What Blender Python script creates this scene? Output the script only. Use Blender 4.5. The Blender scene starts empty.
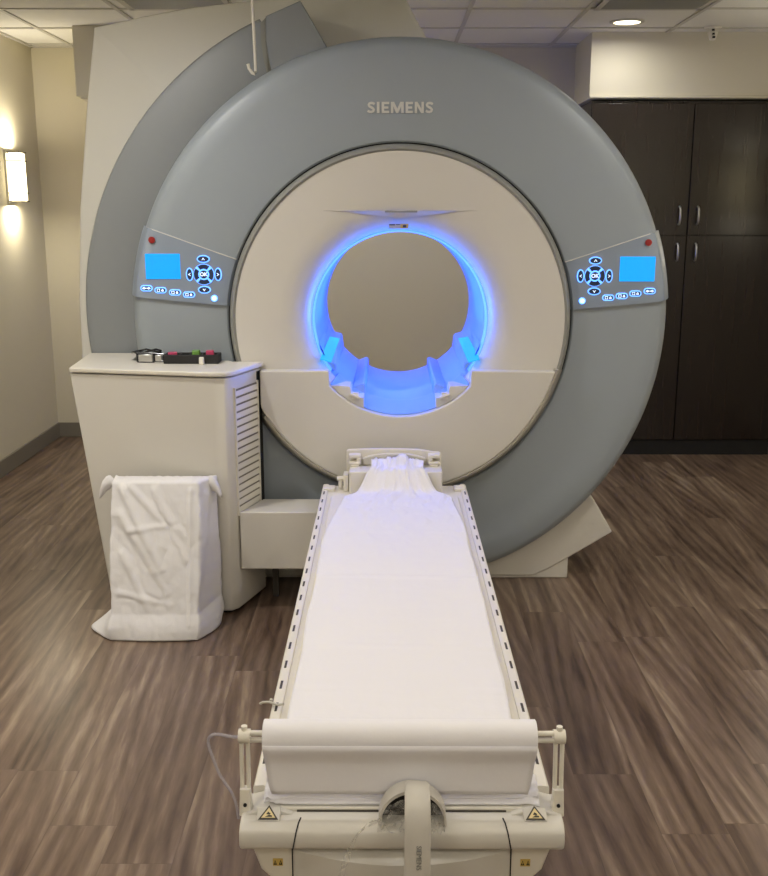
import bpy, bmesh, math, random
from mathutils import Vector, Matrix, noise
random.seed(7)
PI = math.pi
SC = bpy.context.scene
COL = SC.collection
def R(d): return math.radians(d)

# ------------------------------------------------------------------ materials
def srgb(r, g, b):
    def f(c):
        c /= 255.0
        return c / 12.92 if c <= 0.04045 else ((c + 0.055) / 1.055) ** 2.4
    return (f(r), f(g), f(b), 1.0)

def mat(name, rgb, rough=0.5, metal=0.0, var=0.0, vscale=6.0, bump=0.0, bscale=80.0, emit=None, estr=0.0, coat=0.0, spec=0.5):
    m = bpy.data.materials.new(name); m.use_nodes = True
    nt = m.node_tree; N = nt.nodes; L = nt.links
    b = N['Principled BSDF']
    c = srgb(*rgb)
    b.inputs['Base Color'].default_value = c
    b.inputs['Roughness'].default_value = rough
    b.inputs['Metallic'].default_value = metal
    b.inputs['Coat Weight'].default_value = coat
    b.inputs['Specular IOR Level'].default_value = spec
    tc = N.new('ShaderNodeTexCoord')
    if var > 0:
        n = N.new('ShaderNodeTexNoise'); n.inputs['Scale'].default_value = vscale; n.inputs['Detail'].default_value = 4
        L.new(tc.outputs['Object'], n.inputs['Vector'])
        mx = N.new('ShaderNodeMix'); mx.data_type = 'RGBA'
        mx.inputs[6].default_value = tuple(max(0, v * (1 - var)) for v in c[:3]) + (1,)
        mx.inputs[7].default_value = tuple(min(1, v * (1 + var)) for v in c[:3]) + (1,)
        L.new(n.outputs['Fac'], mx.inputs[0]); L.new(mx.outputs[2], b.inputs['Base Color'])
    if bump > 0:
        n2 = N.new('ShaderNodeTexNoise'); n2.inputs['Scale'].default_value = bscale; n2.inputs['Detail'].default_value = 3
        L.new(tc.outputs['Object'], n2.inputs['Vector'])
        bp = N.new('ShaderNodeBump'); bp.inputs['Strength'].default_value = bump; bp.inputs['Distance'].default_value = 0.003
        L.new(n2.outputs['Fac'], bp.inputs['Height']); L.new(bp.outputs['Normal'], b.inputs['Normal'])
    if emit:
        b.inputs['Emission Color'].default_value = srgb(*emit); b.inputs['Emission Strength'].default_value = estr
    return m

M = {}
M['cream'] = mat('cream_plastic', (208, 204, 196), 0.38, var=0.02)
M['cream_bluelit'] = mat('bore_plastic_bluelit', (140, 174, 228), 0.35, var=0.01)  # white bore plastic with the strips' blue light mixed into its colour
M['white'] = mat('white_enamel', (222, 217, 206), 0.35, var=0.015)
M['house'] = mat('housing_plastic', (232, 230, 222), 0.5, var=0.02)
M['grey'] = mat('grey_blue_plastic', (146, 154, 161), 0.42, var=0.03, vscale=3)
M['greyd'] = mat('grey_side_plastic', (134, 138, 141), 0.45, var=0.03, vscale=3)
M['panel'] = mat('control_panel_grey', (138, 149, 164), 0.3)
M['rim'] = mat('rim_grey', (142, 142, 136), 0.35)
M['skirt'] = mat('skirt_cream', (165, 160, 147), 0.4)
M['dark'] = mat('dark_gap', (22, 21, 20), 0.7)
M['slot'] = mat('slot_dark', (66, 60, 52), 0.6)
M['wall'] = mat('wall_paint', (200, 193, 170), 0.85, var=0.02, vscale=2, bump=0.15, bscale=160)
M['wallg'] = mat('wall_paint_grey', (176, 172, 160), 0.85, var=0.02, bump=0.15, bscale=160)
M['soffit'] = mat('soffit_paint', (206, 200, 180), 0.85, bump=0.1, bscale=160)
M['base'] = mat('baseboard_vinyl', (118, 112, 100), 0.5)
M['tile'] = mat('ceiling_tile', (228, 226, 218), 0.95, var=0.03, vscale=60, bump=0.6, bscale=240)
M['tbar'] = mat('ceiling_grid_paint', (190, 186, 176), 0.5)
M['paper'] = mat('white_paper', (230, 228, 232), 0.8, bump=0.15, bscale=60)
M['sheet'] = mat('white_cotton', (224, 222, 223), 0.9, bump=0.3, bscale=300)
M['mattress'] = mat('mattress_vinyl', (225, 220, 208), 0.45)
M['text'] = mat('lettering_silver', (205, 204, 198), 0.35)
M['chrome'] = mat('brushed_metal', (200, 200, 198), 0.28, metal=1.0)
M['black'] = mat('black_foam', (26, 25, 26), 0.6, bump=0.3, bscale=200)
M['gloss'] = mat('black_gloss', (18, 18, 20), 0.15)
M['pink'] = mat('pink_plastic', (190, 62, 100), 0.4)
M['green'] = mat('green_plastic', (104, 150, 66), 0.4)
M['trilabel'] = mat('pale_yellow_label', (226, 208, 158), 0.5)
M['red'] = mat('red_lens', (150, 38, 38), 0.3)
M['amber'] = mat('amber_label', (206, 176, 96), 0.5)
M['btn'] = mat('button_navy', (40, 52, 82), 0.35)
M['screen'] = mat('screen_glow', (10, 60, 120), 0.2, emit=(20, 165, 255), estr=1.25)
M['bglow'] = mat('button_glow', (120, 160, 255), 0.3, emit=(95, 165, 255), estr=2.2)
M['iglow'] = mat('icon_glow', (230, 240, 255), 0.3, emit=(205, 228, 255), estr=1.2)
M['lipglow'] = mat('bore_lip_glow', (120, 160, 255), 0.3, emit=(75, 130, 255), estr=1.8)
M['cyan'] = mat('strip_glow', (20, 60, 70), 0.3, emit=(30, 185, 245), estr=1.1)
M['lamp'] = mat('lamp_glow', (255, 250, 235), 0.5, emit=(255, 240, 205), estr=7.0)
M['sconce'] = mat('sconce_glow', (255, 250, 235), 0.5, emit=(255, 238, 190), estr=5.5)

def clear_mat():
    m = bpy.data.materials.new('clear_film'); m.use_nodes = True
    nt = m.node_tree; N = nt.nodes; L = nt.links
    b = N['Principled BSDF']
    b.inputs['Base Color'].default_value = srgb(225, 222, 215); b.inputs['Roughness'].default_value = 0.2
    tr = N.new('ShaderNodeBsdfTransparent'); mx = N.new('ShaderNodeMixShader')
    n = N.new('ShaderNodeTexNoise'); n.inputs['Scale'].default_value = 45; n.inputs['Distortion'].default_value = 2
    rp = N.new('ShaderNodeMapRange'); rp.inputs['From Min'].default_value = .35; rp.inputs['From Max'].default_value = .7
    rp.inputs['To Min'].default_value = .08; rp.inputs['To Max'].default_value = .42
    tc = N.new('ShaderNodeTexCoord'); L.new(tc.outputs['Object'], n.inputs['Vector'])
    L.new(n.outputs['Fac'], rp.inputs['Value']); L.new(rp.outputs['Result'], mx.inputs[0])
    L.new(tr.outputs[0], mx.inputs[1]); L.new(b.outputs[0], mx.inputs[2]); L.new(mx.outputs[0], N['Material Output'].inputs['Surface'])
    return m
M['film'] = clear_mat()

def tube_mat():
    m = bpy.data.materials.new('clear_tube'); m.use_nodes = True
    nt = m.node_tree; N = nt.nodes; L = nt.links
    b = N['Principled BSDF']
    b.inputs['Base Color'].default_value = srgb(190, 185, 195); b.inputs['Roughness'].default_value = 0.15
    tr = N.new('ShaderNodeBsdfTransparent'); mx = N.new('ShaderNodeMixShader'); mx.inputs[0].default_value = .45
    L.new(tr.outputs[0], mx.inputs[1]); L.new(b.outputs[0], mx.inputs[2]); L.new(mx.outputs[0], N['Material Output'].inputs['Surface'])
    return m
M['tube'] = tube_mat()

def floor_mat():
    m = bpy.data.materials.new('wood_plank_vinyl'); m.use_nodes = True
    nt = m.node_tree; N = nt.nodes; L = nt.links
    b = N['Principled BSDF']
    def math_(op, a, bb=None):
        n = N.new('ShaderNodeMath'); n.operation = op
        for i, v in enumerate((a, bb)):
            if v is None: continue
            if isinstance(v, (int, float)): n.inputs[i].default_value = v
            else: L.new(v, n.inputs[i])
        return n.outputs[0]
    tc = N.new('ShaderNodeTexCoord'); sp = N.new('ShaderNodeSeparateXYZ'); L.new(tc.outputs['Object'], sp.inputs[0])
    X, Y = sp.outputs[0], sp.outputs[1]
    px = math_('DIVIDE', X, 0.182); pi_ = math_('FLOOR', px); pf = math_('FRACT', px)
    wn = N.new('ShaderNodeTexWhiteNoise'); wn.noise_dimensions = '1D'; L.new(pi_, wn.inputs['W'])
    ys = math_('ADD', math_('DIVIDE', Y, 1.22), math_('MULTIPLY', wn.outputs['Value'], 7.3))
    yi = math_('FLOOR', ys); yf = math_('FRACT', ys)
    cv = N.new('ShaderNodeCombineXYZ'); L.new(pi_, cv.inputs[0]); L.new(yi, cv.inputs[1])
    w2 = N.new('ShaderNodeTexWhiteNoise'); w2.noise_dimensions = '2D'; L.new(cv.outputs[0], w2.inputs['Vector'])
    # grain
    gv = N.new('ShaderNodeCombineXYZ')
    L.new(math_('ADD', X, math_('MULTIPLY', Y, math_('MULTIPLY', math_('SUBTRACT', w2.outputs['Value'], 0.35), 0.16))), gv.inputs[0])
    L.new(math_('MULTIPLY', Y, 0.10), gv.inputs[1])
    L.new(math_('MULTIPLY', w2.outputs['Value'], 9.0), gv.inputs[2])
    n0 = N.new('ShaderNodeTexNoise'); n0.inputs['Scale'].default_value = 7; n0.inputs['Detail'].default_value = 2; n0.inputs['Distortion'].default_value = 1.2
    L.new(gv.outputs[0], n0.inputs['Vector'])
    wv = N.new('ShaderNodeTexWave'); wv.wave_type = 'BANDS'; wv.bands_direction = 'X'
    wv.inputs['Scale'].default_value = 6.5; wv.inputs['Distortion'].default_value = 7; wv.inputs['Detail'].default_value = 3
    wv.inputs['Detail Scale'].default_value = 1.6
    L.new(gv.outputs[0], wv.inputs['Vector'])
    n1 = N.new('ShaderNodeTexNoise'); n1.inputs['Scale'].default_value = 17; n1.inputs['Detail'].default_value = 8; n1.inputs['Roughness'].default_value = .65; n1.inputs['Distortion'].default_value = .6
    L.new(gv.outputs[0], n1.inputs['Vector'])
    n2 = N.new('ShaderNodeTexNoise'); n2.inputs['Scale'].default_value = 110; n2.inputs['Detail'].default_value = 3
    L.new(gv.outputs[0], n2.inputs['Vector'])
    s = math_('ADD', math_('MULTIPLY', wv.outputs['Fac'], 0.11), math_('MULTIPLY', n1.outputs['Fac'], 0.40))
    s = math_('ADD', s, math_('MULTIPLY', n0.outputs['Fac'], 0.50))
    s = math_('ADD', s, math_('MULTIPLY', n2.outputs['Fac'], 0.16))
    s = math_('ADD', s, math_('MULTIPLY', w2.outputs['Value'], 0.03))
    cr = N.new('ShaderNodeValToRGB'); L.new(math_('SUBTRACT', s, 0.115), cr.inputs[0])
    e = cr.color_ramp.elements
    e[0].position = 0.31; e[0].color = srgb(70, 55, 46)
    e[1].position = 0.70; e[1].color = srgb(160, 142, 122)
    x = e.new(0.40); x.color = srgb(93, 75, 63)
    x = e.new(0.55); x.color = srgb(121, 102, 87)
    ed = math_('MINIMUM', math_('MULTIPLY', pf, 0.182), math_('MULTIPLY', math_('SUBTRACT', 1.0, pf), 0.182))
    ed2 = math_('MINIMUM', math_('MULTIPLY', yf, 1.22), math_('MULTIPLY', math_('SUBTRACT', 1.0, yf), 1.22))
    seam = math_('LESS_THAN', math_('MINIMUM', ed, ed2), 0.0011)
    mx = N.new('ShaderNodeMix'); mx.data_type = 'RGBA'
    L.new(math_('MULTIPLY', seam, .30), mx.inputs[0]); L.new(cr.outputs[0], mx.inputs[6]); mx.inputs[7].default_value = srgb(50, 38, 32)
    L.new(mx.outputs[2], b.inputs['Base Color'])
    b.inputs['Roughness'].default_value = 0.30
    bp = N.new('ShaderNodeBump'); bp.inputs['Strength'].default_value = 0.25; bp.inputs['Distance'].default_value = 0.002
    L.new(math_('SUBTRACT', n1.outputs['Fac'], seam), bp.inputs['Height']); L.new(bp.outputs['Normal'], b.inputs['Normal'])
    return m
M['floor'] = floor_mat()

def darkwood():
    m = bpy.data.materials.new('espresso_laminate'); m.use_nodes = True
    nt = m.node_tree; N = nt.nodes; L = nt.links
    b = N['Principled BSDF']; tc = N.new('ShaderNodeTexCoord'); mp = N.new('ShaderNodeMapping')
    mp.inputs['Scale'].default_value = (40, 40, 1.5); L.new(tc.outputs['Object'], mp.inputs[0])
    n = N.new('ShaderNodeTexNoise'); n.inputs['Scale'].default_value = 1.6; n.inputs['Detail'].default_value = 6
    L.new(mp.outputs[0], n.inputs['Vector'])
    cr = N.new('ShaderNodeValToRGB'); L.new(n.outputs['Fac'], cr.inputs[0])
    cr.color_ramp.elements[0].position = .3; cr.color_ramp.elements[0].color = srgb(23, 17, 14)
    cr.color_ramp.elements[1].position = .75; cr.color_ramp.elements[1].color = srgb(44, 33, 28)
    L.new(cr.outputs[0], b.inputs['Base Color'])
    b.inputs['Roughness'].default_value = 0.27
    bp = N.new('ShaderNodeBump'); bp.inputs['Strength'].default_value = .25; bp.inputs['Distance'].default_value = .001
    L.new(n.outputs['Fac'], bp.inputs['Height']); L.new(bp.outputs['Normal'], b.inputs['Normal'])
    return m
M['wood'] = darkwood()

# ------------------------------------------------------------------ helpers
def link_mesh(name, bm, mats, parent=None, smooth=None, bevel=0, seg=2, kind=None, label=None):
    bmesh.ops.remove_doubles(bm, verts=bm.verts, dist=1e-6)
    bmesh.ops.recalc_face_normals(bm, faces=bm.faces)
    me = bpy.data.meshes.new(name); bm.to_mesh(me); bm.free()
    if not isinstance(mats, (list, tuple)): mats = [mats]
    for x in mats: me.materials.append(M[x] if isinstance(x, str) else x)
    o = bpy.data.objects.new(name, me); COL.objects.link(o)
    if parent is not None:
        o.parent = parent
        o.matrix_parent_inverse = Matrix.Translation(-world_loc(parent))
    if bevel > 0:
        bv = o.modifiers.new('bevel', 'BEVEL'); bv.width = bevel; bv.segments = seg; bv.limit_method = 'ANGLE'; bv.angle_limit = R(35)
        for f in me.polygons: f.use_smooth = True
        try: me.set_sharp_from_angle(angle=R(50))
        except Exception: pass
    if smooth is not None:
        for f in me.polygons: f.use_smooth = True
        if smooth < 180: me.set_sharp_from_angle(angle=R(smooth))
    if kind: o['kind'] = kind
    if label: o['label'] = label
    return o
def world_loc(o):
    v = Vector(o.location)
    p = o.parent
    if p is not None and o.type == 'EMPTY': v += world_loc(p)
    # mesh parents: their vertices are in world coordinates, origin cancels out
    return v if o.type == 'EMPTY' else Vector((0, 0, 0))
def thing(name, label, cat, loc, group=None):
    o = bpy.data.objects.new(name, None); COL.objects.link(o)
    o.empty_display_size = .1; o.location = loc
    return tag(o, label, cat, group)
def tag(o, label, cat, group=None, kind=None):
    o['label'] = label; o['category'] = cat
    if group: o['group'] = group
    if kind: o['kind'] = kind
    return o

def box(bm, x0, x1, y0, y1, z0, z1, mi=0):
    vs = [bm.verts.new((x, y, z)) for x in (x0, x1) for y in (y0, y1) for z in (z0, z1)]
    F = [(0, 1, 3, 2), (4, 6, 7, 5), (0, 4, 5, 1), (2, 3, 7, 6), (0, 2, 6, 4), (1, 5, 7, 3)]
    for f in F:
        fc = bm.faces.new([vs[i] for i in f]); fc.material_index = mi
    return vs
def prism_y(bm, poly, y0, y1, mi=0):
    """poly of (x,z) extruded along y; y0/y1 may be functions"""
    f0 = y0 if callable(y0) else (lambda x, z: y0)
    f1 = y1 if callable(y1) else (lambda x, z: y1)
    a = [bm.verts.new((x, f0(x, z), z)) for x, z in poly]
    b = [bm.verts.new((x, f1(x, z), z)) for x, z in poly]
    n = len(poly)
    bm.faces.new(a).material_index = mi; bm.faces.new(b[::-1]).material_index = mi
    for i in range(n):
        bm.faces.new((a[i], b[i], b[(i + 1) % n], a[(i + 1) % n])).material_index = mi
def prism_z(bm, poly, z0, z1, poly_top=None, mi=0):
    t = poly_top or poly
    a = [bm.verts.new((x, y, z0)) for x, y in poly]; b = [bm.verts.new((x, y, z1)) for x, y in t]
    n = len(poly)
    bm.faces.new(a[::-1]).material_index = mi; bm.faces.new(b).material_index = mi
    for i in range(n):
        bm.faces.new((a[i], a[(i + 1) % n], b[(i + 1) % n], b[i])).material_index = mi
def prism_x(bm, poly, x0, x1, mi=0):
    a = [bm.verts.new((x0, y, z)) for y, z in poly]; b = [bm.verts.new((x1, y, z)) for y, z in poly]
    n = len(poly)
    bm.faces.new(a).material_index = mi; bm.faces.new(b[::-1]).material_index = mi
    for i in range(n):
        bm.faces.new((a[i], b[i], b[(i + 1) % n], a[(i + 1) % n])).material_index = mi
def tube(bm, pts, r, n=10, mi=0, closed=False):
    pts = [Vector(p) for p in pts]; rings = []
    up = Vector((0.13, 0.21, 0.97))
    for i, p in enumerate(pts):
        d = (pts[min(i + 1, len(pts) - 1)] - pts[max(i - 1, 0)]).normalized()
        a = d.cross(up)
        if a.length < .05: a = d.cross(Vector((1, 0, 0)))
        a.normalize(); b = d.cross(a)
        rr = r[i] if isinstance(r, (list, tuple)) else r
        rings.append([bm.verts.new(p + a * rr * math.cos(2 * PI * k / n) + b * rr * math.sin(2 * PI * k / n)) for k in range(n)])
    for i in range(len(rings) - 1):
        for k in range(n):
            bm.faces.new((rings[i][k], rings[i][(k + 1) % n], rings[i + 1][(k + 1) % n], rings[i + 1][k])).material_index = mi
    bm.faces.new(rings[0][::-1]).material_index = mi; bm.faces.new(rings[-1]).material_index = mi
def cyl_x(bm, x0, x1, y, z, r, n=24, mi=0): tube(bm, [(x0, y, z), (x1, y, z)], r, n, mi)

CX, CZ = 0.05, 1.165            # axis of the bore
def kz(r, z):
    """the covers hang slightly lower than a true circle"""
    return z if z >= 0 else z * (1 + .055 * max(0, min(1, (r - .45) / .2)) - .015 * max(0, min(1, (r - .75) / .3)))
def lathe(bm, prof, a0=0, a1=360, n=128, mi=0, cx=CX, cz=CZ, closed_prof=True):
    """closed profile of (r, y) turned about the bore axis from a0 to a1 degrees"""
    full = abs(a1 - a0) >= 359.99
    k = n if full else n + 1
    rings = []
    for i in range(k):
        t = R(a0 + (a1 - a0) * i / n)
        rings.append([bm.verts.new((cx + r * math.cos(t), y, cz + kz(r, r * math.sin(t)))) for r, y in prof])
    m = len(prof); rng = m if closed_prof else m - 1
    for i in range(n):
        A = rings[i]; B = rings[(i + 1) % k]
        for j in range(rng):
            bm.faces.new((A[j], A[(j + 1) % m], B[(j + 1) % m], B[j])).material_index = mi
    if not full and closed_prof:
        bm.faces.new(rings[0]).material_index = mi; bm.faces.new(rings[-1][::-1]).material_index = mi

def text_mesh(name, body, size, mat_, loc, rot, parent, extrude=.002, offset=0.0, label=None, sx=1.0):
    cu = bpy.data.curves.new(name, 'FONT'); cu.body = body; cu.size = size; cu.extrude = extrude; cu.offset = offset
    cu.align_x = 'CENTER'; cu.align_y = 'CENTER'; cu.resolution_u = 4
    to = bpy.data.objects.new(name, cu); COL.objects.link(to)
    dg = bpy.context.evaluated_depsgraph_get()
    me = bpy.data.meshes.new_from_object(to.evaluated_get(dg))
    bpy.data.objects.remove(to)
    me.transform(Matrix.Translation(loc) @ rot @ Matrix.Diagonal((sx, 1, 1, 1)))
    me.materials.clear(); me.materials.append(M[mat_])
    o = bpy.data.objects.new(name, me); COL.objects.link(o)
    o.parent = parent; o.matrix_parent_inverse = Matrix.Translation(-world_loc(parent))
    if label: o['label'] = label
    return o
UPRIGHT = Matrix.Rotation(R(90), 4, 'X')

def structure(name, bm, m, **k): return link_mesh(name, bm, m, kind='structure', **k)

# ------------------------------------------------------------------ the room
XL, XR, YB, YF, H = -2.375, 2.62, 7.15, -2.2, 2.66
bm = bmesh.new(); box(bm, XL - .1, XR + .1, YF - .1, YB + .1, -.08, 0); structure('floor', bm, 'floor')
bm = bmesh.new(); box(bm, XL - .1, XR + .1, YB, YB + .1, 0, H); structure('wall_back', bm, 'wall')
bm = bmesh.new(); box(bm, XL - .1, XL, YF, YB, 0, H); structure('wall_left', bm, 'wall')
bm = bmesh.new(); box(bm, XR, XR + .1, YF, YB, 0, H); structure('wall_right', bm, 'wall')
bm = bmesh.new(); box(bm, XL - .1, XR + .1, YF - .1, YF, 0, H); structure('wall_front', bm, 'wall')
bm = bmesh.new(); box(bm, XL - .1, XR + .1, YF - .1, YB + .1, H, H + .08); structure('ceiling', bm, 'tile')
# suspended grid
bm = bmesh.new()
gx = [1.070 + .632 * k for k in range(-5, 3)]
gy = [6.44 - .61 * k for k in range(0, 15)] + [7.05]
for x in gx: box(bm, x - .012, x + .012, YF, YB, H - .007, H + .002)
for y in gy: box(bm, XL, XR, y - .012, y + .012, H - .0065, H + .002)
structure('trim_1', bm, 'tbar')
# perimeter wall angle
bm = bmesh.new()
box(bm, XL, XL + .022, YF, YB, H - .012, H); box(bm, XL, XR, YB - .022, YB, H - .012, H)
structure('trim_2', bm, 'tbar')
# baseboards
bm = bmesh.new(); box(bm, XL, XL + .012, YF, YB, 0, .105); structure('baseboard_left', bm, 'base', bevel=.003)
bm = bmesh.new(); box(bm, XL, XR, YB - .012, YB, 0, .105); structure('baseboard_back', bm, 'base', bevel=.003)
bm = bmesh.new(); box(bm, XR - .012, XR, YF, 6.3, 0, .105); structure('baseboard_right', bm, 'base', bevel=.003)
# soffit over the tall cabinet and the partition beside it
SY = 6.60
bm = bmesh.new(); box(bm, 1.245, XR, SY, YB, 2.272, H); structure('wall_soffit', bm, 'soffit')
bm = bmesh.new(); box(bm, 1.245, XR, SY - .012, SY, 2.275, 2.289); structure('trim_3', bm, 'soffit', bevel=.003)
# bulkhead hanging at the rear left
bm = bmesh.new(); box(bm, -1.862, -1.2, 6.36, 7.149, 2.262, H); structure('wall_bulkhead', bm, 'soffit', bevel=.004)
bm = bmesh.new(); box(bm, -1.835, -1.18, 6.345, 7.14, 2.243, 2.263); structure('trim_4', bm, 'soffit', bevel=.008)

# ------------------------------------------------------------------ ceiling things
def downlight(x, y, power, label, spot=True):
    t = thing('recessed_downlight', label, 'ceiling light', (x, y, H), 'recessed downlights in the ceiling')
    bm = bmesh.new(); n = 40
    prof = [(.074, H - .001), (.078, H - .009), (.098, H - .006), (.100, H - .0005)]
    rings = [[bm.verts.new((x + r * math.cos(2 * PI * i / n), y + r * math.sin(2 * PI * i / n), z)) for r, z in prof] for i in range(n)]
    for i in range(n):
        for j in range(4): bm.faces.new((rings[i][j], rings[(i + 1) % n][j], rings[(i + 1) % n][(j + 1) % 4], rings[i][(j + 1) % 4]))
    link_mesh('trim_ring', bm, 'tbar', t, smooth=60)
    bm = bmesh.new(); tube(bm, [(x, y, H - .0055), (x, y, H - .001)], .0745, 32)
    link_mesh('lens', bm, 'lamp', t, label='glowing warm white lens')
    ld = bpy.data.lights.new('downlight_beam', 'AREA'); ld.shape = 'DISK'; ld.size = .14; ld.energy = power
    ld.color = (1.0, .965, .91); ld.spread = R(170)
    lo = bpy.data.objects.new('downlight_beam', ld); COL.objects.link(lo); lo.location = (x, y, H - .012)
downlight(1.375, 6.24, 5, 'round lit downlight in the ceiling just in front of the dark cabinet soffit')

# air vent
def louvre(x0, x1, y0, y1, label, n=16, diag=False):
    t = thing('air_vent', label, 'vent', ((x0 + x1) / 2, (y0 + y1) / 2, H))
    bm = bmesh.new(); w = .03; z0, z1 = H - .016, H - .0075
    box(bm, x0, x1, y0, y0 + w, z0, z1); box(bm, x0, x1, y1 - w, y1, z0, z1)
    box(bm, x0, x0 + w, y0, y1, z0, z1); box(bm, x1 - w, x1, y0, y1, z0, z1)
    link_mesh('frame', bm, 'tbar', t, bevel=.003)
    bm = bmesh.new()
    for i in range(n):
        y = y0 + w + (y1 - y0 - 2 * w) * (i + .5) / n; d = (y1 - y0) / n * .42
        prism_x(bm, [(y - d, z1 - .001), (y - d + .003, z1 - .001), (y + d, z0 + .001), (y + d - .003, z0 + .001)], x0 + w, x1 - w)
    link_mesh('louvres', bm, 'rim', t)
    bm = bmesh.new(); box(bm, x0 + .01, x1 - .01, y0 + .01, y1 - .01, z1 - .0008, z1 + .0005); link_mesh('backing', bm, 'rim', t)
louvre(1.10, 1.67, 5.27, 5.81, 'slatted air vent set in the ceiling in front of the dark cabinet')
louvre(-1.38, -.82, 5.30, 5.80, 'slatted air vent in the ceiling above the left side of the scanner housing', 12)

# sprinkler head
t = thing('sprinkler_head', 'small white sprinkler head below the ceiling above the dark cabinet', 'sprinkler', (1.925, 6.42, H))
bm = bmesh.new(); tube(bm, [(1.925, 6.42, H - .012), (1.925, 6.42, H - .003)], [.045, .052], 28); link_mesh('escutcheon', bm, 'white', t, smooth=50)
bm = bmesh.new(); tube(bm, [(1.925, 6.42, H - .012), (1.925, 6.42, H - .03), (1.925, 6.42, H - .031), (1.925, 6.42, H - .055), (1.925, 6.42, H - .075)], [.024, .026, .03, .026, .017], 20); link_mesh('body', bm, 'white', t, smooth=50)
bm = bmesh.new()
for z, x in ((H - .022, 1.920), (H - .044, 1.922), (H - .062, 1.926)): box(bm, x - .007, x + .007, 6.388, 6.40, z - .005, z + .005)
link_mesh('slot', bm, 'dark', t)

# sconces
def sconce(side, x, y, z, label, power, tint=(1.0, .955, .86)):
    t = thing('wall_sconce', label, 'wall light', (x, y, z), None)
    s = side; hw = .050; d = .095
    def bx(bm, a, b, y0, y1, z0, z1): box(bm, min(x + s * a, x + s * b), max(x + s * a, x + s * b), y0, y1, z0, z1)
    bm = bmesh.new(); bx(bm, 0, .012, y - hw - .01, y + hw + .01, z - .165, z + .165); link_mesh('back_plate', bm, 'chrome', t, bevel=.002)
    bm = bmesh.new(); bx(bm, .018, d, y - hw, y + hw, z - .148, z + .148); link_mesh('shade', bm, 'sconce', t, bevel=.012, seg=3, label='glowing frosted shade')
    for zz in (z - .152, z - .10, z + .094, z + .146):
        bm = bmesh.new()
        bx(bm, .012, d + .006, y - hw - .006, y - hw - .001, zz, zz + .006)
        bx(bm, d + .001, d + .006, y - hw - .006, y + hw + .006, zz, zz + .006)
        bx(bm, .012, d + .006, y + hw + .001, y + hw + .006, zz, zz + .006)
        link_mesh('band', bm, 'slot', t)
    for sg in (1, -1):
        ld = bpy.data.lights.new('sconce_wash', 'AREA'); ld.shape = 'RECTANGLE'; ld.size = .09; ld.size_y = .15; ld.energy = power
        ld.color = tint
        lo = bpy.data.objects.new('sconce_wash', ld); COL.objects.link(lo)
        lo.location = (x + s * .065, y, z + sg * .172)
        if sg > 0: lo.rotation_euler = (PI, 0, 0)
sconce(1, XL, 6.56, 1.80, 'lit frosted wall sconce with metal bands on the left wall at the far corner', 4.6, (1.0, .90, .70))
sconce(-1, XR, 5.55, 1.76, 'lit frosted wall sconce on the right wall beside the dark cabinet', 3.5)
sconce(1, XL, 2.6, 1.80, 'added unseen frosted wall sconce on the left wall nearest the hamper', 12)  # this sconce and those after it are added unseen to brighten walls and ceiling
sconce(-1, XR, 2.6, 1.80, 'added unseen frosted wall sconce on the right wall level with the patient table', 12)
sconce(1, XL, -.4, 1.80, 'added unseen frosted wall sconce on the left wall behind the photographer', 12)
sconce(-1, XR, -.4, 1.80, 'added unseen frosted wall sconce on the right wall behind the photographer', 12)

# ------------------------------------------------------------------ tall dark cabinet
t = thing('tall_cabinet', 'tall dark espresso wood cabinet with four doors under the soffit at right', 'cabinet', (1.9, 6.6, 0))
x0, x1, ym = 1.266, 2.555, 1.905
bm = bmesh.new(); box(bm, x0, x1, 6.632, 7.13, .10, 2.262); link_mesh('carcass', bm, 'wood', t, bevel=.002)
bm = bmesh.new(); box(bm, x0 + .02, x1 - .01, 6.622, 7.10, 0, .10); link_mesh('toe_kick', bm, 'dark', t)
for a, b_, s in ((x0, ym, 1), (ym, x1, -1)):
    for z0, z1, hz in ((.105, 1.437, 1.335), (1.443, 2.245, 1.565)):
        bm = bmesh.new(); box(bm, a + .003, b_ - .003, 6.61, 6.631, z0, z1)
        d = link_mesh('door', bm, 'wood', t, bevel=.0025)
        hx = b_ - .058 if s > 0 else a + .058
        bm = bmesh.new()
        tube(bm, [(hx, 6.609, hz - .056), (hx, 6.588, hz - .05), (hx, 6.580, hz - .03), (hx, 6.578, hz), (hx, 6.580, hz + .03), (hx, 6.588, hz + .05), (hx, 6.609, hz + .056)], [.006, .0065, .007, .0075, .007, .0065, .006], 10)
        link_mesh('handle', bm, 'chrome', d, smooth=60, label='curved chrome pull handle')

# ------------------------------------------------------------------ MRI scanner
G = thing('mri_scanner', 'large round grey and cream MRI scanner with blue-lit bore', 'medical scanner', (CX, 4.6, 0))
Y0 = 4.20
# housing: outline by angle around bore axis
outl = [(-1.447, .914), (-1.442, 1.198), (-1.41, 1.62), (-1.346, 2.088), (-1.296, 2.393), (-1.08, 2.437), (-.869, 2.474), (-.553, 2.507), (-.25, 2.545), (.05, 2.56),
        (.168, 2.348), (.35, 2.1), (.75, 1.75), (.95, 1.3), (.95, .9), (.7, .4), (.5, .12), (-.6, .06), (-1.15, .06), (-1.33, .45)]
def outer_r(t):
    d = Vector((math.cos(t), math.sin(t))); best = .9
    o = Vector((CX, CZ)); n = len(outl)
    for i in range(n):
        a = Vector(outl[i]); b = Vector(outl[(i + 1) % n]); e = b - a
        den = d.x * e.y - d.y * e.x
        if abs(den) < 1e-9: continue
        w = a - o
        tt = (w.x * e.y - w.y * e.x) / den; ss = (w.x * d.y - w.y * d.x) / den
        if tt > 0 and -1e-6 <= ss <= 1 + 1e-6: best = max(best, tt) if tt < 3 else best
    return best
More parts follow.
